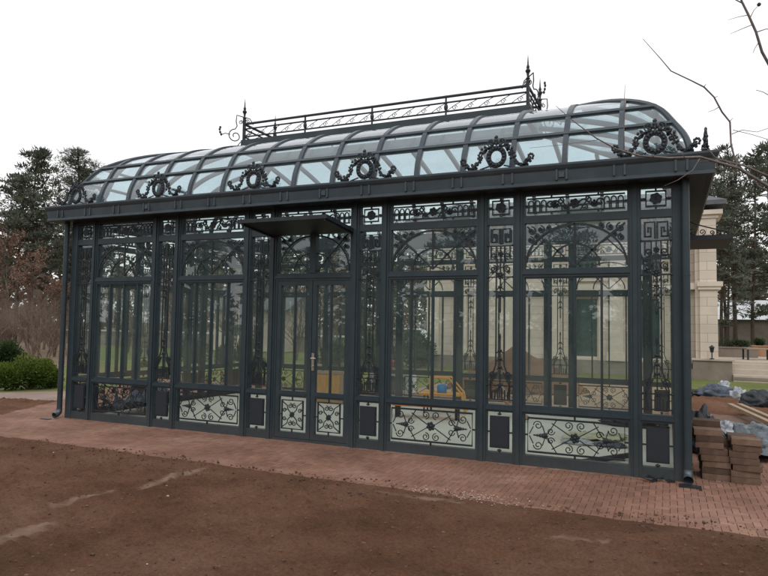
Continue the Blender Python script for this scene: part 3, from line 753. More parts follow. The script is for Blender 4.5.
# roof cresting
cx0, cx1, cy0, cy1 = 2.04, 7.24, 1.90, 2.90
mb = MB()
for (a, b1, c1, d1) in ((cx0 - .04, cy0 - .04, cx1 + .04, cy0 + .04), (cx0 - .04, cy1 - .04, cx1 + .04, cy1 + .04), (cx0 - .039, cy0 + .04, cx0 + .04, cy1 - .04), (cx1 - .04, cy0 + .04, cx1 + .039, cy1 - .04)):
    mb.box(a, b1, 4.72, c1, d1, 4.965)
mb.build('ridge_curb', M['paint'], G)
def rail_run(A, B, nb):
    A = Vector(A); B = Vector(B); mb = MB()
    for z, r in ((5.27, .023), (5.175, .015), (5.03, .015)): mb.tube([A + Vector((0, 0, z)), B + Vector((0, 0, z))], r, 6)
    n = int((B - A).length / .26 + .5)
    for i in range(n):
        a = A.lerp(B, i / n); b1 = A.lerp(B, (i + 1) / n); m_ = (a + b1) / 2
        d = (B - A).normalized()
        mb.tube([a + Vector((0, 0, 5.03)), a.lerp(b1, .5) + Vector((0, 0, 5.11)), b1 + Vector((0, 0, 5.17))], .006, 4)
        sp = [a.lerp(b1, .55) + d * (.045 * (1 - t / 14)) * cos(t * .8) + Vector((0, 0, 5.08 + .045 * (1 - t / 14) * sin(t * .8))) for t in range(12)]
        mb.tube(sp, .0055, 4)
    mb.build('cresting_rail', gate, G)
rail_run((cx0, cy0, 0), (cx1, cy0, 0), 4); rail_run((cx0, cy1, 0), (cx1, cy1, 0), 4); rail_run((cx0, cy0, 0), (cx0, cy1, 0), 1); rail_run((cx1, cy0, 0), (cx1, cy1, 0), 1)
def ipost():
    mb = MB(); mb.box(-.012, -.012, 4.9, .012, .012, 5.29); mb.blob((0, 0, 5.10), (.035, .03, .06), 8, 6); mb.blob((0, 0, 5.17), (.028, .028, .028), 8, 5); return mb
im = ipost().mesh('cresting_post', gate, False)
for yy in (cy0, cy1):
    for k in (1, 2, 3): link('cresting_post', im, G, (cx0 + (cx1 - cx0) * k / 4, yy, 0))
def finial():
    mb = MB(); mb.box(-.022, -.022, 4.8, .022, .022, 5.36)
    prof_ = [(.022, 5.36), (.035, 5.38), (.015, 5.41), (.022, 5.46), (.042, 5.50), (.02, 5.535), (.026, 5.56), (.012, 5.60), (.010, 5.65), (.001, 5.76)]
    n = 10; rg = [[(r * cos(2 * pi * k / n), r * sin(2 * pi * k / n), z) for k in range(n)] for r, z in prof_]
    mb.sweep(rg, 0, True, True)
    return mb
def corner_scroll():   # in local xz plane, +x points outwards
    mb = MB()
    def q(p, r): mb.tube([(x, 0, z) for x, z in p], r, 5)
    q([(0.02, 5.40), (.14, 5.42), (.15, 5.30), (.13, 5.22), (.16, 5.16)] + spiral(.16, 5.03, .13, .03, 90, -1.35, 22)[1:], .010)
    q([(.25, 5.05), (.34, 5.06), (.40, 5.03)], .008)
    q([(.0, 5.40), (-.10, 5.38), (-.16, 5.28)], .009); q(spiral(-.06, 5.33, .035, .01, 0, 1.3), .007)
    q(spiral(.07, 5.30, .04, .012, 90, 1.4), .007)
    for (x, z) in ((.41, 5.03), (.43, 5.07), (.44, 5.12), (.43, 5.16)): mb.blob((x, 0, z), (.022, .016, .026), 6, 4)
    q([(.06, 4.93), (.12, 4.84), (.10, 4.80)], .009)
    return mb
fm = finial().mesh('finial', gate); cs = corner_scroll().mesh('corner_scroll', gate)
for (x, y, a) in ((cx0, cy0, 225), (cx1, cy0, 315), (cx1, cy1, 45), (cx0, cy1, 135)):
    fo = link('finial', fm, G, (x, y, 0)); link('corner_scroll', cs, fo, (0, 0, 0), radians(a))

# cornice wreaths
def wreath():
    mb = MB(); zc = .15
    for rr, r in ((.125, .013), (.082, .010)): mb.tube([(rr * .9 * cos(2 * pi * k / 20), 0, zc + rr * sin(2 * pi * k / 20)) for k in range(20)], r, 6, True)
    for k in range(16):
        a = 2 * pi * k / 16; mb.blob((.105 * .9 * cos(a), -.008, zc + .105 * sin(a)), (.023, .018, .023), 6, 4, 0, .15)
    # crown with two volutes and a leaf
    for s in (-1, 1):
        mb.tube(P2(spiral(s * .065, zc + .175, .05, .012, -90, 1.4 * s)), .009, 5)
        mb.tube([(s * .03, 0, zc + .13), (s * .10, 0, zc + .12), (s * .14, 0, zc + .09)], .012, 5)
    for (x, z) in ((0, .16), (0, .20), (0, .235), (.03, .17), (-.03, .17), (.05, .14), (-.05, .14)): mb.blob((x, -.01, zc + z), (.024, .018, .026), 6, 4, 0, .15)
    # garlands sweeping out to both sides
    for s in (-1, 1):
        pts = [(s * .12, zc + .12), (s * .17, zc + .06), (s * .20, zc - .02), (s * .25, zc - .09), (s * .31, zc - .115), (s * .37, zc - .09), (s * .41, zc - .03)]
        mb.tube(P2(pts), .011, 5)
        for i in range(len(pts) - 1):
            for t in (0, .5):
                x = pts[i][0] * (1 - t) + pts[i + 1][0] * t; z = pts[i][1] * (1 - t) + pts[i + 1][1] * t
                for q in range(3):
                    mb.blob((x + random.uniform(-.028, .028), random.uniform(-.02, .02), z + random.uniform(-.025, .025)), (.02, .013, .02), 5, 4, 0, .3)
        for q in range(7):
            a = q / 7 * 2 * pi; mb.blob((s * .41 + .028 * cos(a), 0, zc - .03 + .03 * sin(a)), (.016, .012, .018), 5, 4, 0, .3)
        mb.tube([(s * .09, 0, zc - .11), (s * .20, 0, zc - .14)], .010, 5)
    return mb
wm = wreath().mesh('wreath_ornament', gate)
ncx = [c_ + n_ / 2 + k * (n_ + 2 * p_ + W_) for k in range(6)]
for x in ncx:
    link('wreath_ornament', wm, G, (x, -.21, 3.50)); link('wreath_ornament', wm, G, (x, D + .21, 3.50), pi)
ncy = [c_ + n_ / 2 + k * (n_ + 2 * p_ + S_) for k in range(4)]
for y in (ncy[0], ncy[2]):
    link('wreath_ornament', wm, G, (L + .21, y, 3.50), pi / 2); link('wreath_ornament', wm, G, (-.21, y, 3.50), -pi / 2)

# canopies
mb = MB()
def slab(mb, pts, th):
    vs = [Vector(p) for p in pts] + [Vector(p) + Vector((0, 0, th)) for p in pts]
    mb.add(vs, [(3, 2, 1, 0), (4, 5, 6, 7), (0, 1, 5, 4), (1, 2, 6, 5), (2, 3, 7, 6), (3, 0, 4, 7)])
slab(mb, [(3.97, -.76, 2.93), (5.30, -.76, 2.93), (5.30, -.02, 2.86), (3.97, -.02, 2.86)], .05)
for x in (4.0, 5.245): slab(mb, [(x, -.74, 2.905), (x + .03, -.74, 2.905), (x + .03, -.02, 2.835), (x, -.02, 2.835)], .024)
mb.build('door_canopy', M['iron'], G)
mb = MB(); slab(mb, [(L + .02, 1.3, 2.76), (L + .56, 1.3, 2.76), (L + .56, 2.4, 2.76), (L + .02, 2.4, 2.76)], .055)
for k in range(0): slab(mb, [(L + .10 + .12 * k, 1.32, 2.735), (L + .13 + .12 * k, 1.32, 2.735), (L + .13 + .12 * k, 3.48, 2.735), (L + .10 + .12 * k, 3.48, 2.735)], .022)
sc_ = mb.build('side_canopy', M['iron'], G)
for yy in (1.34, 2.36):
    mb = MB()
    mb.tube([(L + .03 + .5 * t / 10, yy, 3.05 - .2 * (t / 10) ** .6) for t in range(11)], .009, 5)
    for k, r in ((.10, .05), (.22, .04), (.33, .03)): mb.tube([(x, yy, z) for x, z in spiral(L + k, 2.82 + r, r, .008, -90, 1.4)], .007, 5)
    mb.build('canopy_bracket', gate, sc_)

# downpipes
for x, s in ((L - .005, 1), (-.045, -1)):
    mb = MB(); mb.tube([(x, -.065, 3.26), (x, -.065, .14)], .042, 14, cap=False)
    for z in (.9, 2.2): mb.tube([(x, -.065, z), (x, -.065, z + .02)], .045, 14, cap=False)
    d = mb.build('downpipe', M['paint'], G, True)
    mb = MB(); mb.tube([(x, -.065, .15), (x, -.07, .10), (x + .0 * s, -.11, .065), (x, -.16, .052)], [.047, .047, .047, .05], 14, cap=False)
    mb.build('pipe_shoe', M['zinc'], d, True)

# ------------------------------------------------------------------ trees
def pine(H, crown0, seed, rad, ncl, leaf=.34, needle='needle', dens=26, lean=.3, tr0=None, cs=1.0):
    rnd = random.Random(seed); tr = MB(); cr = MB()
    ax = rnd.uniform(-lean, lean); ay = rnd.uniform(-lean, lean)
    def axis(t): return Vector((ax * t * t, ay * t * t, H * t)) + Vector((.12 * sin(t * 9 + seed), .12 * cos(t * 7 + seed), 0)) * t
    tr.tube([axis(i / 12) for i in range(13)], [max(.02, (tr0 or (.011 * H + .04)) * (1 - .8 * i / 12)) for i in range(13)], 8)
    for i in range(ncl):
        t = crown0 + (1 - crown0) * (rnd.random() ** .85); a = rnd.uniform(0, 2 * pi)
        prof = min(1, (t - crown0) / .18 + .35) * (1 - ((t - crown0) / (1.001 - crown0)) ** 2.2) ** .6 + .08
        R = rad * prof * rnd.uniform(.35, 1.1)
        base = axis(t - .02); tip = base + Vector((cos(a) * R, sin(a) * R, R * rnd.uniform(.02, .4)))
        mid = base.lerp(tip, .5) + Vector((0, 0, -.06 * R))
        tr.tube([base, mid, tip], [.035, .022, .008], 4, cap=False)
        tone = rnd.uniform(.1, .9)
        sub = [tip, base.lerp(tip, .7) + Vector((rnd.uniform(-.3, .3), rnd.uniform(-.3, .3), .15))]
        for cpt in sub:
            sx = rnd.uniform(.38, .75) * cs; sz = sx * rnd.uniform(.3, .5)
            for q in range(dens):
                d = Vector((rnd.gauss(0, 1), rnd.gauss(0, 1), rnd.gauss(0, 1)))
                if d.length < .01: continue
                d.normalize(); rr = rnd.random() ** .4
                pc = cpt + Vector((d.x * sx * rr, d.y * sx * rr, d.z * sz * rr))
                ld = (d + Vector((0, 0, .5)) + Vector((rnd.uniform(-.6, .6), rnd.uniform(-.6, .6), rnd.uniform(-.3, .6)))).normalized()
                wd = ld.orthogonal().normalized() * leaf * rnd.uniform(.12, .2)
                e = ld * leaf * rnd.uniform(.6, 1.1)
                cr.add([pc - wd, pc + wd, pc + e + wd * .3, pc + e - wd * .3], [(0, 1, 2, 3)], 0, min(1, max(0, tone + rnd.uniform(-.25, .25))))
    return tr.mesh('trunk', M['bark']), cr.mesh('crown', M[needle])
def bare(H, seed, spread=.5, levels=4, r0=.06, leaves=0, multi=1, bark='greybark', leafmat='brownleaf', lsz=.07):
    rnd = random.Random(seed); tr = MB(); cr = MB()
    def grow(p, d, ln, r, lv):
        n = 4; pts = [p]; rs = [r]; q = p.copy(); dd = d.copy()
        for i in range(n):
            dd = (dd + Vector((rnd.uniform(-.18, .18), rnd.uniform(-.18, .18), rnd.uniform(-.05, .12)))).normalized(); q = q + dd * ln / n; pts.append(q.copy()); rs.append(r * (1 - .5 * (i + 1) / n))
        tr.tube(pts, rs, 5 if lv > 1 else 3, cap=False)
        if lv <= 1:
            for k in range(leaves):
                b0 = pts[rnd.randint(1, n)] + Vector((rnd.uniform(-.15, .15), rnd.uniform(-.15, .15), rnd.uniform(-.15, .15)))
                v1 = Vector((rnd.uniform(-1, 1), rnd.uniform(-1, 1), rnd.uniform(-1, 1))).normalized() * lsz; v2 = v1.orthogonal().normalized() * lsz * .6
                cr.add([b0 - v1, b0 + v2, b0 + v1, b0 - v2], [(0, 1, 2, 3)], 0, rnd.random())
        if lv == 0: return
        for k in range(rnd.randint(3, 5)):
            i = rnd.randint(1, n); a = rnd.uniform(0, 2 * pi)
            nd_ = (dd + Vector((cos(a), sin(a), rnd.uniform(-.2, .5))) * spread * 1.6).normalized()
            grow(pts[i], nd_, ln * rnd.uniform(.55, .8), rs[i] * .7, lv - 1)
    for k in range(multi):
        a = rnd.uniform(0, 2 * pi); grow(Vector((cos(a) * .1 * multi * .3, sin(a) * .1 * multi * .3, 0)), Vector((cos(a) * spread * .5 * (multi > 1), sin(a) * spread * .5 * (multi > 1), 1)).normalized(), H * .42, r0, levels)
    return tr.mesh('trunk', M[bark]), (cr.mesh('crown', M[leafmat]) if leaves else None)
def bush(rx, ry, rz_, seed, mt, n=3500, lsz=.05):
    rnd = random.Random(seed); cr = MB(); st = MB()
    lobes = [(Vector((rnd.uniform(-.55, .55) * rx, rnd.uniform(-.55, .55) * ry, rnd.uniform(.25, .62) * rz_)), rnd.uniform(.35, .55)) for k in range(9)]
    for i in range(n):
        c0, s = rnd.choice(lobes); d = Vector((rnd.gauss(0, 1), rnd.gauss(0, 1), rnd.gauss(0, 1))).normalized() * (rnd.random() ** .35)
        p = c0 + Vector((d.x * rx * s, d.y * ry * s, d.z * rz_ * s * .95))
        if p.z < .02: p.z = rnd.uniform(.02, .2) * rz_
        v1 = (d + Vector((rnd.uniform(-.7, .7), rnd.uniform(-.7, .7), rnd.uniform(0, .9)))).normalized() * lsz * rnd.uniform(.7, 1.5); v2 = v1.orthogonal().normalized() * lsz * .45
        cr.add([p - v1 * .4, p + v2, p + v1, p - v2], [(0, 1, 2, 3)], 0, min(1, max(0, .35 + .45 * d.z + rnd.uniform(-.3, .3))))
    for c0, s in lobes: st.tube([(0, 0, 0), c0 * .6 + Vector((0, 0, .02)), c0], [.03, .02, .01], 5)
    return st.mesh('stem', M['greybark']), cr.mesh('foliage', M[mt])
def tree(name, meshes, loc, rz, scale, label, cat='tree', group=None, parts=('trunk', 'crown')):
    o = empty(name, loc, rz, label, cat, group); o.scale = (scale,) * 3 if isinstance(scale, (int, float)) else scale
    for nm, me in zip(parts, meshes):
        if me: link(nm, me, o)
    return o
PINES = [pine(15, .35, 3, 2.6, 120), pine(17, .42, 11, 2.4, 110), pine(13, .30, 23, 2.9, 130), pine(18, .22, 31, 2.2, 150)]
RPN = [pine(12.5, .30, 51, 1.9, 70, .26, 'needle', 20, .5, .13, .5), pine(13.5, .42, 53, 1.7, 60, .26, 'needle', 20, .6, .12, .5), pine(12.0, .22, 57, 1.6, 75, .26, 'needle', 18, .5, .11, .45)]
SPR = [pine(12, .12, 41, 2.4, 170, .32, 'spruce', 24, .05)]
BROWN = [bare(10, 5, .34, 4, .12, 13, 1, 'greybark', 'brownleaf', .075), bare(9, 9, .36, 4, .11, 13, 1, 'greybark', 'brownleaf', .075)]
LPN = [pine(15, .35, 61, 2.7, 170, .28, 'needle', 24, .5, .17, .75), pine(14, .28, 63, 2.4, 160, .28, 'needle', 24, .5, .16, .7), pine(16, .42, 67, 2.6, 140, .28, 'needle', 24, .6, .17, .75)]
BARE = [bare(4.5, 15, .5, 4, .05, 0, 4), bare(6, 17, .45, 4, .09, 0, 1)]

# right of the greenhouse: tall pines behind the mansion pier
RP = [(12.15, 28, 0, .88, 'pine with straight dark trunk halfway between the pale pier and the right picture edge'), (10.95, 29, 1, .80, 'pine whose trunk rises closest beside the pale stone pier'),
      (13.0, 29, 2, .92, 'pine standing at the right picture edge above the terracotta pots'), (12.1, 36, 1, .92, 'slender far pine half hidden by the straight dark trunk right of the pier'),
      (11.6, 26, 2, .74, 'thin pine second from the pale stone pier')]
for i, (x, y, k, s, lb) in enumerate(RP):
    tree('pine_tree', RPN[k], (x, y, -.1), i * 1.7, s, lb, 'tree', 'pines behind the terrace')
for i, (x, y) in enumerate([(10.5, 36), (14.4, 34), (12.9, 42), (11.2, 44), (15.8, 42), (14.0, 50), (12.2, 52)]):
    tree('pine_tree', RPN[(i * 2) % 3], (x, y, -.1), i * 2.1, random.uniform(.85, 1.05), 'distant pine in the wood beyond the terrace, right of the greenhouse', 'tree', 'distant pines beyond the terrace')
# left: pine group
LP = [(-30.0, 22, 0, .88, 'pine with the highest crown left of the greenhouse'), (-33.4, 23.5, 1, .86, 'broad pine at the left picture edge beyond the round green bush'),
      (-28.6, 26, 1, .74, 'smaller dark pine peeping over the left end of the eaves'), (-34.5, 29, 2, .88, 'slim pine furthest left behind the copper brown tree'), (-26.0, 22, 1, .60, 'low pine just outside the left corner pillar'),
      (-36.5, 21, 2, .95, 'pine whose bough pokes in at the upper left picture edge'), (-31.4, 27, 2, .92, 'pine with thin crown right behind the highest one at left')]
for i, (x, y, k, s, lb) in enumerate(LP): tree('pine_tree', LPN[k], (x, y, -.1), i * 1.3 + .4, s, lb, 'tree', 'pines left of the greenhouse')
for i, (x, y, k, s, lb) in enumerate([(-24.6, 15.5, 0, .72, 'tree with dry copper leaves at the far left picture edge'), (-21.5, 16.5, 1, .68, 'tree with dry copper leaves close to the left corner pillar')]):
    tree('copper_leaved_tree', BROWN[k], (x, y, -.05), i * 2, s, lb, 'tree', 'copper leaved trees')
for i, (x, y, k, s, lb) in enumerate([(-13.5, 8.0, 0, .62, 'leafless grey shrub right behind the round green bush'), (-15.8, 8.2, 1, .5, 'leafless thin shrub at the left picture edge'), (-11.9, 9.0, 0, .55, 'leafless shrub between green bush and corner pillar'),
                                    (-17.5, 10.5, 0, .8, 'tall leafless thicket shrub under the copper leaved trees'), (-15.0, 10.8, 0, .7, 'leafless thicket shrub in the gap between the two copper leaved trees'), (-13.6, 10.0, 1, .55, 'slim leafless shrub near the left corner pillar')]):
    tree('bare_shrub', BARE[k], (x, y, -.03), i, s, lb, 'shrub', 'leafless shrubs left of the greenhouse')
tree('green_bush', bush(.66, .75, .86, 2, 'bushleaf', 9000, .04), (-4.62, 2.85, -.03), .3, (1, 1, .93), 'round bright green clipped bush beside the path at left', 'bush', parts=('stem', 'foliage'))
tree('small_conifer', bush(.45, .45, 1.1, 12, 'darkleaf', 3000, .05), (-9.6, 5.9, -.03), 0, 1, 'small dark conifer standing behind the round bush', 'bush', parts=('stem', 'foliage'))
for i in range(12):
    x = -15 - i * .95 - random.uniform(0, .5); y = 12.5 + i * .25 + random.uniform(-1, 1.5)
    tree('bare_shrub', BARE[0], (x, y, -.05), i, random.uniform(.55, .75), 'one of the leafless grey brown shrubs of the thicket behind the round bush', 'shrub', 'thicket behind the round bush')
# garden seen through the glass, behind
for i in range(8):
    x = -24 + i * 3.4 + random.uniform(-.6, .6); y = random.uniform(30, 38)
    tree('pine_tree', (PINES + SPR)[i % 5], (x, y, -.05), i * 1.1, random.uniform(.5, .62), 'dark pine seen through the glass beyond the back lawn', 'tree', 'pines seen through the glass')
for i in range(9):
    x = -16 + i * 1.7 + random.uniform(-.5, .5); y = random.uniform(14, 20)
    tree('bare_shrub', BARE[i % 2], (x, y, -.05), i, random.uniform(.6, .9), 'leafless shrub on the back lawn seen through the glass', 'shrub', 'leafless shrubs on the back lawn')
bmesh_ = bush(.9, .8, 1.2, 33, 'darkleaf', 3500, .06)
for i, (x, y, s) in enumerate([(-.9, 13.5, 1.1), (.3, 15.3, 1.35), (-2.6, 14.5, .9), (-6.2, 12.4, .7), (-8.8, 13.5, .9), (-4.0, 11.0, .5)]):
    tree('dark_bush', bmesh_, (x, y, -.05), i, s, 'dark green bush seen through the glass beyond the greenhouse', 'bush', 'dark bushes behind the greenhouse', ('stem', 'foliage'))
for i in range(9):
    x = -24 + i * 2.6 + random.uniform(-.6, .6); y = random.uniform(19, 27)
    tree('copper_leaved_tree', BROWN[i % 2], (x, y, -.05), i * 1.9, random.uniform(.5, .68), 'brownish thin tree beyond the back lawn, seen through the glass', 'tree', 'brownish trees beyond the back lawn')
# trees behind the photographer, mirrored in the panes
for i in range(8):
    x = -44 + i * 8.0 + random.uniform(-2, 2); y = -30 + random.uniform(-4, 3)
    tree('pine_tree', (PINES + SPR)[(i * 2) % 5], (x, y, -.05), i * .9, random.uniform(.55, .75), 'pine on the near side of the garden, mirrored in the window panes', 'tree', 'pines mirrored in the panes')
# far wood, one mass
mb = MB(); rnd = random.Random(77)
for i in range(410):
    a = rnd.uniform(-75, 33) if i < 230 else rnd.uniform(33, 285); R = rnd.uniform(68, 110) if i < 230 else rnd.uniform(34, 60); bx = C.x + R * sin(radians(a)); by = C.y + R * cos(radians(a)); H = rnd.uniform(9, 13) if i < 230 else rnd.uniform(6, 9)
    mb.tube([(bx, by, -.1), (bx, by, H * .9)], [.2, .06], 5, mi=1)
    for k in range(34):
        t = rnd.uniform(.05, 1); rr = 2.6 * (1.05 - t) ** .6; q = rnd.uniform(0, 2 * pi); pc = Vector((bx + cos(q) * rr * rnd.random(), by + sin(q) * rr * rnd.random(), H * t)); tone = rnd.random()
        for l in range(7):
            v1 = Vector((rnd.uniform(-1, 1), rnd.uniform(-1, 1), rnd.uniform(-.4, .7))).normalized() * rnd.uniform(.4, 1.0); v2 = v1.orthogonal().normalized() * .28
            o_ = Vector((rnd.uniform(-.7, .7), rnd.uniform(-.7, .7), rnd.uniform(-.35, .35)))
            mb.add([pc + o_ - v2, pc + o_ + v2, pc + o_ + v1], [(0, 1, 2)], 0, min(1, max(0, tone + rnd.uniform(-.2, .2))))
tag(mb.build('distant_wood', [leafy('far_wood', (.08, .078, .062), (.19, .175, .14)), M['bark']]), 'distant dark conifer wood closing the garden all round', 'wood', kind='stuff')  # leaf colours paled to grey-brown, distance haze put into the colour

# overhanging bare tree at the right, its limbs reach into the picture
def RAY(px, py, d):
    v = f_ + r_ * ((px - 384) / 639.7179) + u_ * ((288 - py) / 639.7179); return C + v * d
bt = empty('bare_tree', (11.6, -4.6, 0), 0, 'leafless tree whose thin twigs hang across the upper right corner', 'tree')
mb = MB(); o0 = Vector((11.6, -4.6, 0))
def tw(pts, rs): mb.tube([Vector(p) - o0 for p in pts], [q * .68 for q in rs], 6)
fork = Vector((11.45, -4.5, 1.75))
tw([(11.6, -4.6, -.1), (11.56, -4.58, .6), (11.5, -4.54, 1.2), fork, (11.5, -4.45, 2.6), (11.35, -4.4, 3.6), (11.5, -4.3, 4.6)], [.085, .075, .068, .06, .045, .03, .012])
a1 = [fork, (10.7, -4.45, 2.15), RAY(800, 196, 3.0), RAY(768, 186, 3.0), RAY(738, 168, 3.0), RAY(700, 157, 2.98), RAY(670, 158, 2.96), RAY(640, 156, 2.95), RAY(616, 149, 2.93), RAY(596, 138, 2.9), RAY(580, 126, 2.9), RAY(572, 120, 2.9), RAY(556, 106, 2.9)]
tw(a1, [.032, .024, .016, .0125, .0105, .0085, .0075, .0065, .0055, .0045, .004, .003, .002])
a2 = [RAY(768, 186, 3.0), RAY(744, 172, 3.02), RAY(735, 160, 3.03), RAY(731, 144, 3.04), RAY(730, 122, 3.05), RAY(722, 112, 3.05), RAY(714, 97, 3.06), RAY(704, 87, 3.06), RAY(690, 80, 3.07), RAY(671, 71, 3.08), RAY(660, 58, 3.09), RAY(643, 39, 3.1)]
tw(a2, [.009, .008, .0065, .006, .0062, .006, .0055, .0055, .0045, .004, .003, .0018])
a3 = [(11.5, -4.45, 2.6), (10.6, -4.5, 3.0), RAY(800, 130, 3.0), RAY(772, 70, 3.0), RAY(762, 52, 3.0), RAY(756, 32, 3.0), RAY(748, 14, 3.0), RAY(742, 2, 3.0), RAY(735, -18, 3.0)]
tw(a3, [.03, .022, .013, .0095, .009, .0082, .0078, .007, .005])
for pts, rs in [([RAY(744, 4, 3), RAY(736, 0, 3), RAY(728, -6, 3)], [.005, .004, .003]), ([RAY(750, 18, 3), RAY(754, 10, 3), RAY(759, 5, 3)], [.003, .002, .002]), ([RAY(754, 24, 3), RAY(744, 28, 3.02), RAY(730, 34, 3.04)], [.003, .0025, .0012]),
                ([RAY(748, 15, 3), RAY(738, 17, 3.02), RAY(728, 20, 3.04)], [.003, .002, .0012]), ([RAY(757, 32, 3), RAY(766, 29, 3), RAY(778, 30, 3)], [.004, .003, .003]), ([RAY(759, 42, 3), RAY(755, 48, 3), RAY(753, 53, 3)], [.003, .002, .0015]),
                ([RAY(624, 153, 2.94), RAY(624, 135, 2.95), RAY(624, 110, 2.95), RAY(625, 85, 2.96)], [.0045, .0035, .003, .0012]),
                ([RAY(714, 98, 3.06), RAY(718, 96, 3.06)], [.003, .0015]), ([RAY(719, 107, 3.05), RAY(714, 110, 3.05), RAY(708, 112, 3.05)], [.003, .002, .0015]), ([RAY(729, 122, 3.05), RAY(733, 118, 3.05)], [.003, .0015]),
                ([RAY(704, 87, 3.06), RAY(706, 84, 3.06)], [.003, .002]), ([RAY(732, 134, 3.04), RAY(742, 130, 3.05), RAY(757, 132, 3.06), RAY(775, 126, 3.06)], [.003, .0025, .002, .002]),
                ([RAY(733, 130, 3.04), RAY(750, 134, 3.05), RAY(770, 140, 3.06)], [.0025, .002, .002]), ([RAY(756, 90, 3), RAY(763, 92, 3), RAY(772, 97, 3)], [.002, .0025, .003]),
                ([RAY(738, 168, 3), RAY(728, 162, 3.0), RAY(716, 158, 3), RAY(706, 148, 3.0), RAY(700, 150, 3)], [.006, .005, .004, .003, .002]), ([RAY(768, 176, 3), RAY(745, 166, 3), RAY(722, 160, 3), RAY(700, 162, 3)], [.008, .006, .005, .003]),
                ([RAY(734, 170, 3), RAY(733, 178, 3), RAY(728, 183, 3), RAY(718, 186, 3)], [.003, .0025, .002, .001]), ([RAY(700, 158, 2.98), RAY(693, 170, 2.97), RAY(678, 180, 2.96), RAY(664, 186, 2.96)], [.003, .0028, .002, .001]),
                ([RAY(752, 176, 3), RAY(758, 186, 3), RAY(770, 192, 3)], [.005, .005, .006]), ([RAY(598, 140, 2.9), RAY(590, 141, 2.9), RAY(560, 145, 2.92), RAY(530, 148, 2.94)], [.0022, .002, .0015, .001]),
                ([RAY(714, 158, 3), RAY(711, 150, 3)], [.003, .001]), ([RAY(655, 158, 2.95), RAY(650, 153, 2.95)], [.003, .0012]), ([RAY(685, 158, 2.95), RAY(681, 152, 2.95)], [.003, .0012])]:
    tw(pts, rs)
mb.build('trunk', M['twig'], bt, True)
mb = MB(); mb.blob(RAY(759, 4.5, 3) - o0, .009, 8, 6); mb.build('dried_berry', M['bark'], bt)

# ------------------------------------------------------------------ mansion
ms = empty('mansion', (5.5, 18.5, 0), 0, 'pale cream stone mansion with pilasters and slate roof behind the greenhouse', 'house')
Y0 = 16.5
def B(name, boxes, mt, parent, bevel=0, loc=(-5.5, -18.5, 0)):
    mb = MB()
    for b_ in boxes: mb.box(*b_)
    o = mb.build(name, mt, parent, bevel=bevel); 
    if parent is ms: o.location = loc
    return o
wins = [(5.88, 6.85), (8.05, 8.95)]
# main wall with window openings (ground and upper floor)
boxes = []; xs = [.25] + [v for w_ in wins for v in w_] + [10.0]
for i in range(0, len(xs), 2): boxes.append((xs[i], Y0 + .25, .45, xs[i + 1], Y0 + 6, 5.5))
for a, b_ in wins:
    boxes += [(a, Y0 + .25, .45, b_, Y0 + 6, .5), (a, Y0 + .25, 2.75, b_, Y0 + 6, 3.45), (a, Y0 + .25, 5.1, b_, Y0 + 6, 5.5), (a, Y0 + .6, .5, b_, Y0 + 6, 2.75), (a, Y0 + .6, 3.45, b_, Y0 + 6, 5.1)]
B('wall', boxes, M['stone'], ms)
B('plinth', [(.2, Y0 + .1, -.2, 10.15, Y0 + .24, .45)], M['concrete'], ms)
for x in (.3, 1.45, 3.5, 5.0, 7.2, 9.3): B('pilaster', [(x, Y0 + .05, .46, x + .5, Y0 + .249, 5.4), (x - .06, Y0 + .0, .46, x + .56, Y0 + .248, .75), (x - .06, Y0 + .0, 5.1, x + .56, Y0 + .248, 5.35)], M['trimstone'], ms)
for a, b_ in wins:
    for z0, z1 in ((.5, 2.75), (3.45, 5.1)):
        wo = B('window', [(a, Y0 + .40, z0, a + .07, Y0 + .5, z1), (b_ - .07, Y0 + .40, z0, b_, Y0 + .5, z1), (a + .07, Y0 + .40, z0, b_ - .07, Y0 + .5, z0 + .07), (a + .07, Y0 + .40, z1 - .07, b_ - .07, Y0 + .5, z1)], M['trimstone'], ms)
        B('glass', [(a + .07, Y0 + .46, z0 + .07, b_ - .07, Y0 + .47, z1 - .07)], M['darkglass'], wo)
        B('surround', [(a - .12, Y0 + .2, z0 - .06, a - .001, Y0 + .252, z1 + .12), (b_ + .001, Y0 + .2, z0 - .06, b_ + .12, Y0 + .252, z1 + .12), (a - .001, Y0 + .19, z1 + .001, b_ + .001, Y0 + .252, z1 + .13), (a - .15, Y0 + .12, z0 - .14, b_ + .15, Y0 + .253, z0 - .061)], M['trimstone'], wo)
B('string_course', [(.2, Y0 - .0, 2.98, 10.1, Y0 + .247, 3.2)], M['trimstone'], ms)
B('eaves_cornice', [(.1, Y0 - .15, 5.5, 10.12, Y0 + 6.2, 5.62), (.0, Y0 - .3, 5.621, 10.12, Y0 + 6.3, 5.78)], M['trimstone'], ms)
# corner pier at the right end
B('corner_pier', [(10.13, Y0 - .30, .30, 10.66, Y0 + 1.2, 2.95), (10.13, Y0 - .30, 3.22, 10.64, Y0 + 1.2, 5.35)], M['stone'], ms)
for bb in [(10.08, Y0 - .36, 2.951, 10.76, Y0 + 1.3, 3.06), (10.05, Y0 - .40, 3.061, 10.82, Y0 + 1.35, 3.219), (10.10, Y0 - .34, 5.351, 10.72, Y0 + 1.25, 5.47), (10.04, Y0 - .42, 5.471, 10.84, Y0 + 1.35, 5.62), (10.08, Y0 - .36, .20, 10.74, Y0 + 1.25, .299)]: B('pier_moulding', [bb], M['trimstone'], ms)
B('wall_return', [(10.0, Y0 - .1, .0, 10.129, Y0 + 6, 5.5)], M['stone'], ms)
mb = MB()
x0, x1, y0, y1 = -.2, 10.95, Y0 - .5, Y0 + 6.4
mb.box(x0, y0, 5.785, x1, y1, 5.93)
a = 1.2
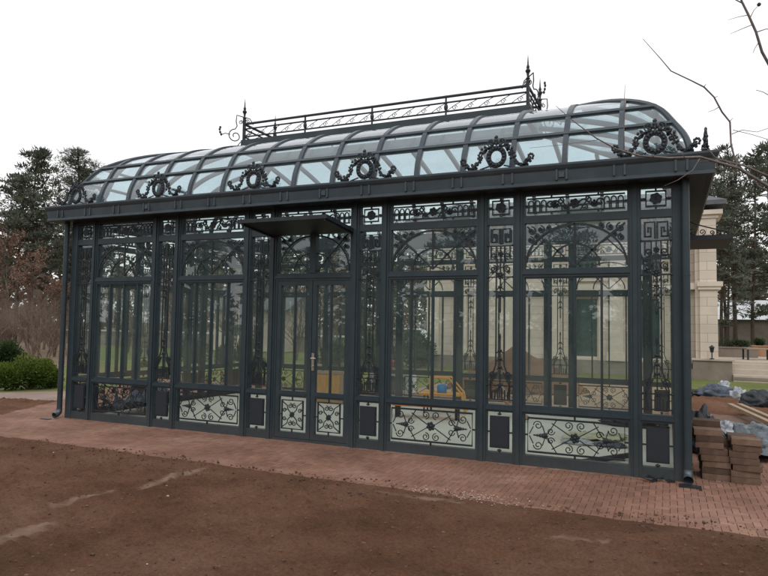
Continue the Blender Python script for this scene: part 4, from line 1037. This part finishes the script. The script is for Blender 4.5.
mb.add([(x0, y0, 5.931), (x1, y0, 5.931), (x1, y1, 5.931), (x0, y1, 5.931), (x0 + a, y0 + a, 6.5), (x1 - a, y0 + a, 6.5), (x1 - a, y1 - a, 6.5), (x0 + a, y1 - a, 6.5)], [(0, 1, 5, 4), (1, 2, 6, 5), (2, 3, 7, 6), (3, 0, 4, 7), (4, 5, 6, 7)])
ro = mb.build('roof', M['slate'], ms); ro.location = (-5.5, -18.5, 0)

# terrace right of the mansion
T = empty('terrace', (12, 17.45, 0), 0, 'raised stone terrace with steps and low walls right of the mansion', 'terrace')
def BT(name, boxes, mt):
    mb = MB()
    for b_ in boxes: mb.box(*b_)
    o = mb.build(name, mt, T); o.location = (-12, -17, 0); return o
BT('retaining_wall', [(9.9, 15.6, -.2, 11.05, 16.0, .60), (9.4, 15.62, -.2, 9.899, 16.0, .30)], M['concrete'])
BT('wall_cap', [(9.86, 15.55, .601, 11.12, 16.05, .66)], M['terrace'])
BT('step', [(11.06, 15.3, -.2, 20, 15.75, .18)], M['terrace']); BT('step', [(11.06, 15.751, -.2, 20, 16.15, .34)], M['terrace']); BT('step', [(11.06, 16.151, -.2, 20, 16.55, .50)], M['terrace'])
BT('riser_shadow_strip', [(11.065, 15.28, .03, 20, 15.2995, .12)], M['concrete'])  # solid strip of darker concrete standing in for a shadow line on the riser
BT('deck', [(10.7, 16.551, -.2, 26, 24, .56)], M['terrace'])
BT('side_wall', [(12.95, 15.3, .181, 13.4, 16.0, .85)], M['concrete'])
# planters, pots, lantern, bench
def planter(x, y, w_, h, lb, fol='darkleaf', z=.56):
    o = empty('planter', (x, y, z), 0, lb, 'planter')
    mb = MB(); mb.box(-w_ / 2, -.25, 0, w_ / 2, .25, h); mb.box(-w_ / 2 - .03, -.28, h + .001, w_ / 2 + .03, .28, h + .05); mb.build('box', M['terracotta'] if w_ < 1 else M['concrete'], o)
    for me, nm in zip(bush(w_ * .42, .22, .38, int(x * 100) + 3, fol, 700, .05), ('stem', 'foliage')): link(nm, me, o, (0, 0, h))
planter(11.5, 21.0, 1.6, .35, 'long grey stone planter box on the terrace beside the mansion pier')
planter(13.0, 19.8, .55, .38, 'square terracotta pot with shrub at the right picture edge on the terrace', 'bushleaf')
planter(12.55, 22.5, .5, .4, 'terracotta pot standing behind the long planter on the terrace')
la = empty('lantern', (10.45, 15.8, .66), 0, 'small black lantern on the low wall beside the pale pier', 'lantern')
mb = MB(); mb.tube([(0, 0, 0), (0, 0, .03)], .07, 8); mb.tube([(0, 0, .03), (0, 0, .22)], .018, 6); mb.build('stand', M['iron'], la)
mb = MB(); mb.tube([(0, 0, .22), (0, 0, .38)], [.045, .075], 6); mb.tube([(0, 0, .381), (0, 0, .46)], [.10, .01], 6); mb.build('lamp_head', M['iron'], la)
be = empty('garden_table', (12.1, 19.0, .56), .2, 'dark low garden table on the terrace between the planters', 'table')
mb = MB(); mb.box(-.45, -.3, .38, .45, .3, .42); mb.build('tabletop', M['wood'], be)
for sx in (-1, 1):
    for sy in (-1, 1): mb = MB(); mb.box(sx * .4 - .025, sy * .26 - .025, 0, sx * .4 + .025, sy * .26 + .025, .379); mb.build('leg', M['iron'], be)
# distant sheds / walls
fs_ = empty('distant_hall', (13.2, 62, 0), 0, 'long low pale building glimpsed between the pine trunks', 'building')
mb = MB(); mb.box(-9, 0, 0, 16, 8, 2.6); mb.build('wall', noisy('brown_wall', [(.3, (.07, .06, .05)), (.7, (.13, .11, .09))], .8, 4, .9), fs_)
mb = MB(); mb.add([(-9.3, -.4, 2.61), (16.3, -.4, 2.61), (16.3, 4, 4.6), (-9.3, 4, 4.6), (16.3, 8.4, 2.61), (-9.3, 8.4, 2.61)], [(0, 1, 2, 3), (3, 2, 4, 5), (0, 3, 5), (1, 4, 2), (0, 5, 4, 1)]); mb.build('roof', M['metalroof'], fs_)
gw = empty('garden_wall', (-22, 24, 0), 0, 'long low garden wall with white coping beyond the lawn at left', 'wall')
mb = MB(); mb.box(-26, 0, -.1, 16, .25, .85); mb.build('wall', noisy('old_wall', [(.3, (.16, .13, .11)), (.7, (.24, .20, .17))], .8, 5, .9), gw); mb = MB(); mb.box(-26, -.05, .851, 16, .3, .95); mb.build('coping', M['white'], gw)
hs = empty('garden_house', (-12.5, 22, 0), .1, 'small cream garden house with grey roof seen through the left panes', 'house')
mb = MB(); mb.box(-2.0, 0, 0, 2.4, 4, 2.3); mb.build('wall', M['trimstone'], hs)
mb = MB(); mb.add([(-2.4, -.4, 2.301), (2.8, -.4, 2.301), (2.8, 2, 3.3), (-2.4, 2, 3.3), (2.8, 4.4, 2.301), (-2.4, 4.4, 2.301)], [(0, 1, 2, 3), (3, 2, 4, 5), (0, 3, 5), (1, 4, 2), (0, 5, 4, 1)]); mb.build('roof', M['slate'], hs)
wi = MB(); wi.box(-1.3, -.04, .9, -.3, -.001, 1.8); wi.build('window', M['darkglass'], hs)
# white car far behind
car = empty('parked_car', (-4.6, 27, 0), radians(4), 'white parked car far behind, seen through the panes right of the door', 'car')
mb = MB(); pts = [(-2.1, .35), (-2.15, .8), (-1.9, .95), (-1.3, 1.0), (-.8, 1.42), (.6, 1.42), (1.2, .98), (1.95, .85), (2.1, .6), (2.1, .35)]
mb.sweep([[(x, -.85, z) for x, z in pts], [(x, .85, z) for x, z in pts]], 0, True, True); mb.build('body', M['white'], car, bevel=.05)
mb = MB(); mb.box(-1.0, -.862, 1.0, .95, -.851, 1.33); mb.build('side_window', M['darkglass'], car)
for x in (-1.35, 1.35): 
    for y in (-.8, .8): mb = MB(); mb.tube([(x, y - .1, .33), (x, y + .1, .33)], .33, 16); mb.build('wheel', M['blackbag'], car)

# soil mound behind the greenhouse
def mound(name, cx, cy, rx, ry, h, lb, mt):
    mb = MB(); n, m_ = 48, 18; vs = [(0, 0, h)]
    for j in range(1, m_ + 1):
        for i in range(n):
            a = 2 * pi * i / n; r = j / m_; x = rx * r * cos(a); y = ry * r * sin(a)
            z = h * (1 - r ** 1.3) + (h * .22 * noise.noise(Vector((x * 1.4 + cx, y * 1.4, 3))) + .05 * noise.noise(Vector((x * 6, y * 6, 1)))) * (1 - r)
            vs.append((x, y, max(-.05, z)))
    fs = [(0, 1 + i, 1 + (i + 1) % n) for i in range(n)]
    for j in range(m_ - 1):
        for i in range(n): fs.append((1 + j * n + i, 1 + (j + 1) * n + i, 1 + (j + 1) * n + (i + 1) % n, 1 + j * n + (i + 1) % n))
    mb.add(vs, fs); o = mb.build(name, mt, None, True); o.location = (cx, cy, -.03); return tag(o, lb, 'heap')
mound('soil_heap', 5.45, 9.4, 1.9, 1.5, 1.05, 'brown soil heap behind the greenhouse seen through the right panes', M['soil'])

# ------------------------------------------------------------------ loose things
def crumple(name, rx, ry, rz_, seed, mt, loc, lb, cat, rot=0, amp=.35, res=(40, 26)):
    mb = MB(); n, m_ = res; vs = []
    for j in range(m_ + 1):
        for i in range(n):
            th = pi * j / m_; ph = 2 * pi * i / n; d = Vector((sin(th) * cos(ph), sin(th) * sin(ph), cos(th)))
            k = 1 + amp * (noise.noise(d * 2.1 + Vector((seed, 0, 0))) + .5 * abs(noise.noise(d * 5 + Vector((0, seed, 0)))) + .3 * noise.noise(d * 11 + Vector((0, 0, seed))))
            p = Vector((d.x * rx * k, d.y * ry * k, max(-.0, (d.z * .9 + .35) * rz_ * k))); vs.append(p)
    fs = [(j * n + i, (j + 1) * n + i, (j + 1) * n + (i + 1) % n, j * n + (i + 1) % n) for j in range(m_) for i in range(n)]
    mb.add(vs, fs); o = mb.build(name, mt, None, True); o.location = loc; o.rotation_euler.z = rot; return tag(o, lb, cat)
def sheet(name, poly, z, seed, mt, lb, cat, amp=.06, n=34):
    """wrinkled sheet over a quad (4 corners with own z)"""
    mb = MB(); vs = []
    A, B_, C_, D_ = [Vector(p) for p in poly]
    for j in range(n + 1):
        for i in range(n + 1):
            u, v = i / n, j / n; p = A.lerp(B_, u).lerp(D_.lerp(C_, u), v)
            w1 = noise.noise(Vector((p.x * 2.2 + seed, p.y * 2.2, 0))); w2 = abs(noise.noise(Vector((p.x * 5, p.y * 5 + seed, 0)))); w3 = abs(noise.noise(Vector((p.x * 12 + seed, p.y * 9, 0))))
            e = .08 * noise.noise(Vector((u * 5, v * 5, seed)))
            vs.append(p + Vector((e, e * .7, amp * (w1 * .7 + w2 * 1.6 + w3 * .6 + .35))))
    fs = [(j * (n + 1) + i, j * (n + 1) + i + 1, (j + 1) * (n + 1) + i + 1, (j + 1) * (n + 1) + i) for j in range(n) for i in range(n)]
    mb.add(vs, fs); o = mb.build(name, mt, None, True)
    s = o.modifiers.new('thickness', 'SOLIDIFY'); s.thickness = .004
    return tag(o, lb, cat)
# paving stone stacks beside the right corner
rnd = random.Random(5)
cols = [(9.47, .34, 8), (9.76, .30, 7), (9.47, .56, 9), (9.76, .53, 7)]
names = ['near left', 'near right', 'rear left', 'rear right']
ordn = ['lowest', 'second lowest', 'third lowest', 'fourth lowest', 'fifth lowest', 'sixth lowest', 'seventh lowest', 'eighth lowest', 'topmost']
for ci, (x, y, n) in enumerate(cols):
    z = .0
    for k in range(n):
        h = .068; w_ = .275; jx = rnd.uniform(-.02, .02) - (.06 if (ci in (0, 2) and k >= n - 3) else 0); jy = rnd.uniform(-.012, .012)
        mb = MB(); mb.box(-w_ / 2, -.105, .001, w_ / 2, .105, h - .002, col=rnd.random())
        mb.box(-w_ / 2 + .02, -.095, -.0, w_ / 2 - .02, .095, .001, col=.2)
        o = mb.build('paving_stone', M['stonepaver'], None, bevel=.006); o.location = (x + .135 + jx, y + jy, z); o.rotation_euler.z = rnd.uniform(-.06, .06)
        wh = 'topmost' if k == n - 1 else ordn[k]
        tag(o, 'reddish brown paving stone, %s in the %s pile beside the corner post' % (wh, names[ci]), 'paving stone', 'paving stones piled beside the corner post')
        z += h
for i, (x, y, k) in enumerate([(9.62, .95, 6), (9.95, .9, 3)]):
    pass
crumple('rubbish_bag', .20, .28, .32, 3.1, M['blackbag'], (9.62, 1.9, -.01), 'crumpled black bag lying right behind the paving stone stack', 'bag')
crumple('rubbish_bag', .09, .11, .11, 5.7, M['whitebag'], (9.84, 2.1, .26), 'pale blue white crumpled bag on top of the dark rubbish behind the stones', 'bag')
crumple('rubbish_bag', .22, .3, .34, 8.2, M['blackbag'], (9.60, 3.0, -.01), 'glossy black rubbish bag squeezed between greenhouse corner and white bag', 'bag')
crumple('rubbish_bag', .25, .3, .26, 9.9, M['tarp'], (10.0, 2.3, -.01), 'grey crumpled plastic bag at the left end of the tarpaulin', 'bag')
sheet('tarpaulin', [(9.85, 1.4, .05), (12.2, 1.9, .02), (12.0, 3.6, .02), (9.9, 3.5, .16)], 0, 4, M['tarp'], 'wrinkled grey blue tarpaulin spread on the paving at right', 'tarpaulin', .10, 60)
sheet('plastic_sheet', [(9.85, 1.3, .20), (10.05, 1.35, .17), (10.2, 2.4, .16), (9.9, 2.3, .24)], 0, 9, M['whitebag'], 'pale wrinkled plastic sheet trailing between stones and tarpaulin', 'plastic sheet', .05)
for i, (a, b_, lb) in enumerate([((10.26, 6.9, .14), (10.95, 2.9, .10), 'long raw wood batten, the left of two leaning over the soil'), ((10.42, 6.8, .16), (11.1, 3.1, .11), 'long raw wood batten, the right of two leaning over the soil')]):
    A, B_ = Vector(a), Vector(b_); d = (B_ - A); ln = d.length; Mx = Matrix.Translation(A) @ d.to_track_quat('X', 'Z').to_matrix().to_4x4()
    mb = MB(); mb.box(0, -.045, -.03, ln, .045, .03); o = mb.build('wood_batten', M['wood'], None, bevel=.004); o.matrix_world = Mx; tag(o, lb, 'wood batten', 'wood battens on the soil')
crumple('rubbish_bag', .42, .3, .22, 12.2, M['bluebag'], (10.22, 9.9, .0), 'large dark blue plastic bundle on the soil ridge before the lawn', 'bag', .2)
crumple('rubbish_bag', .30, .25, .12, 14.7, M['blackbag'], (9.85, 10.0, .0), 'flat dark bundle at the left end of the rubbish on the ridge', 'bag')
crumple('rubbish_bag', .17, .2, .22, 17.3, M['whitebag'], (10.62, 9.3, .0), 'white sack leaning against the dark bundle on the ridge', 'bag')
crumple('rubbish_bag', .32, .25, .27, 19.1, M['blackbag'], (10.90, 8.3, .0), 'shiny black rubbish bag at the right picture edge', 'bag')
crumple('rubbish_bag', .12, .10, .13, 21.5, M['whitebag'], (10.38, 10.0, .22), 'small white rag on top of the dark blue bundle', 'rag')
# scraps by the corner
mb = MB()
for k in range(9):
    Mx = Matrix.Translation((8.98 + rnd.uniform(-.10, .18), -.12 + rnd.uniform(-.06, .06), .012 + k * .003)) @ Matrix.Rotation(rnd.uniform(0, 3), 4, 'Z') @ Matrix.Rotation(rnd.uniform(-.3, .3), 4, 'X')
    mb.box(-.05, -.015, 0, .05, .015, .006, 0, Mx)
tag(mb.build('metal_scraps', M['iron']), 'few dark scrap pieces lying on the paving before the right corner', 'scraps')
mb = MB(); mb.box(9.24, -.27, .004, 9.42, -.14, .012); mb.box(9.425, -.34, .005, 9.45, -.16, .014); tag(mb.build('drain_plate', M['iron']), 'flat dark drain plate under the right downpipe', 'drain plate')
mb = MB(); mb.box(-.20, -.30, .003, -.02, -.22, .010); tag(mb.build('drain_plate', M['iron']), 'flat dark drain plate under the left downpipe', 'drain plate')

# inside the greenhouse
cr = empty('plywood_crate', (2.80, 4.15, .004), .0, 'open orange plywood crate inside behind the right door leaf', 'crate')
mb = MB(); mb.box(-.36, -.28, .03, .36, .28, .62); mb.build('box', M['ply'], cr, bevel=.004)
mb = MB()
for x0, x1 in ((-.37, -.30), (.30, .37)): mb.box(x0, -.30, .0, x1, -.281, .66)
mb.box(-.30, -.30, .60, .30, -.281, .66); mb.box(-.30, -.30, .0, .30, -.281, .06); mb.build('frame', M['wood'], cr)
bn = empty('plank_trestle', (5.3, 3.0, .004), .10, 'low bench of one orange plank on dark legs inside', 'bench')
mb = MB(); mb.box(-.62, -.13, .20, .62, .13, .235); mb.build('plank', M['orange'], bn)
for x in (-.55, .52):
    mb = MB(); mb.box(x - .02, -.11, 0, x + .02, .11, .199); mb.build('leg', M['iron'], bn)
tb = empty('tool_trolley', (5.35, 3.75, .004), .15, 'yellow orange tubular tool trolley standing inside behind the plank', 'trolley')
mb = MB()
for s in (-.16, .16): mb.tube([(-.24, s, .30), (-.24, s, .66), (.10, s, .66), (.34, s, .38), (.40, s, .06)], .018, 6); mb.tube([(-.45, s, .36), (.34, s, .36)], .020, 6)
mb.box(-.45, -.17, .33, .30, .17, .36); mb.tube([(.40, -.16, .06), (.40, .16, .06)], .018, 6); mb.build('frame', M['yellow'], tb)
for x in (-.35, .25):
    for s in (-.16, .16): mb = MB(); mb.tube([(x, s, .0), (x, s, .329)], .016, 6); mb.build('leg', M['iron'], tb)
mb = MB(); mb.tube([(0, 0, .0), (0, 0, .02), (0, 0, .14), (0, 0, .17)], [.085, .09, .09, .05], 14); o = tag(mb.build('canister', M['blue'], None, True), 'round blue canister standing on the yellow trolley', 'canister'); o.location = (5.30, 3.74, .366)
mb = MB(); mb.tube([(0, 0, .0), (0, 0, .20), (0, 0, .25)], [.10, .12, .11], 14); o = tag(mb.build('bucket', M['red'], None, True), 'small red bucket behind the back panes left of the white car', 'bucket'); o.location = (3.0, 6.6, .5)
cb = empty('pallet_box', (3.1, 6.6, 0), .1, 'low white box unit standing outside behind the back panes', 'box'); mb = MB(); mb.box(-.5, -.3, 0, .5, .3, .5); mb.build('body', M['white'], cb, bevel=.01); mb = MB(); mb.box(-.4, -.31, .1, .4, -.301, .4); mb.build('door', M['tarp'], cb)
crumple('plastic_bag', .20, .14, .05, 31.3, M['whitebag'], (8.00, 1.75, .003), 'pale crumpled bag on the floor behind the last wide lower pane', 'bag')
crumple('plastic_bag', .2, .12, .05, 33.3, M['tarp'], (8.42, 1.75, .003), 'bluish crumpled bag on the floor behind the last wide lower pane', 'bag')
sheet('foil_sheet', [(7.72, 2.0, .01), (8.5, 1.95, .01), (8.6, 2.6, .02), (7.8, 2.5, .01)], 0, 14, noisy('yellowish_foil', [(.3, (.35, .34, .18)), (.7, (.62, .60, .42))], 4, 5, .5), 'yellowish foil sheet spread on the floor inside', 'foil', .04, 26)
crumple('dark_bundle', .50, .22, .10, 35.8, M['blackbag'], (8.6, 3.9, .003), 'long dark green black bundle on the floor near the right inner corner', 'bundle')
mb = MB(); mb.tube([(8.2, .32, .04), (8.72, .95, .06)], .035, 8); tag(mb.build('dark_pipe', M['iron'], None, True), 'short dark pipe lying inside behind the last wide lower pane', 'pipe')
sheet('dark_sheet', [(.30, .5, .05), (1.2, .6, .04), (.9, 1.7, .1), (.3, 1.9, .12)], 0, 21, M['bluebag'], 'dark crumpled plastic sheet on the floor at the left end inside', 'plastic sheet', .22, 40)
# potted plants and small garden things glimpsed inside
def loose_board(a, b_, w_, t_, mt, lb, name='board'):
    A, B_ = Vector(a), Vector(b_); d = B_ - A; mb = MB(); mb.box(0, -w_ / 2, -t_ / 2, d.length, w_ / 2, t_ / 2)
    o = mb.build(name, mt, None); o.matrix_world = Matrix.Translation(A) @ d.to_track_quat('X', 'Z').to_matrix().to_4x4(); return tag(o, lb, 'board')
loose_board((6.35, 3.9, .55), (6.95, 3.4, .05), .07, .03, M['wood'], 'pale board leaning inside behind the narrow window right of the trolley')
loose_board((6.25, 4.1, .35), (6.9, 3.7, .04), .07, .03, M['terracotta'], 'reddish board lying inside behind the narrow window right of the trolley')
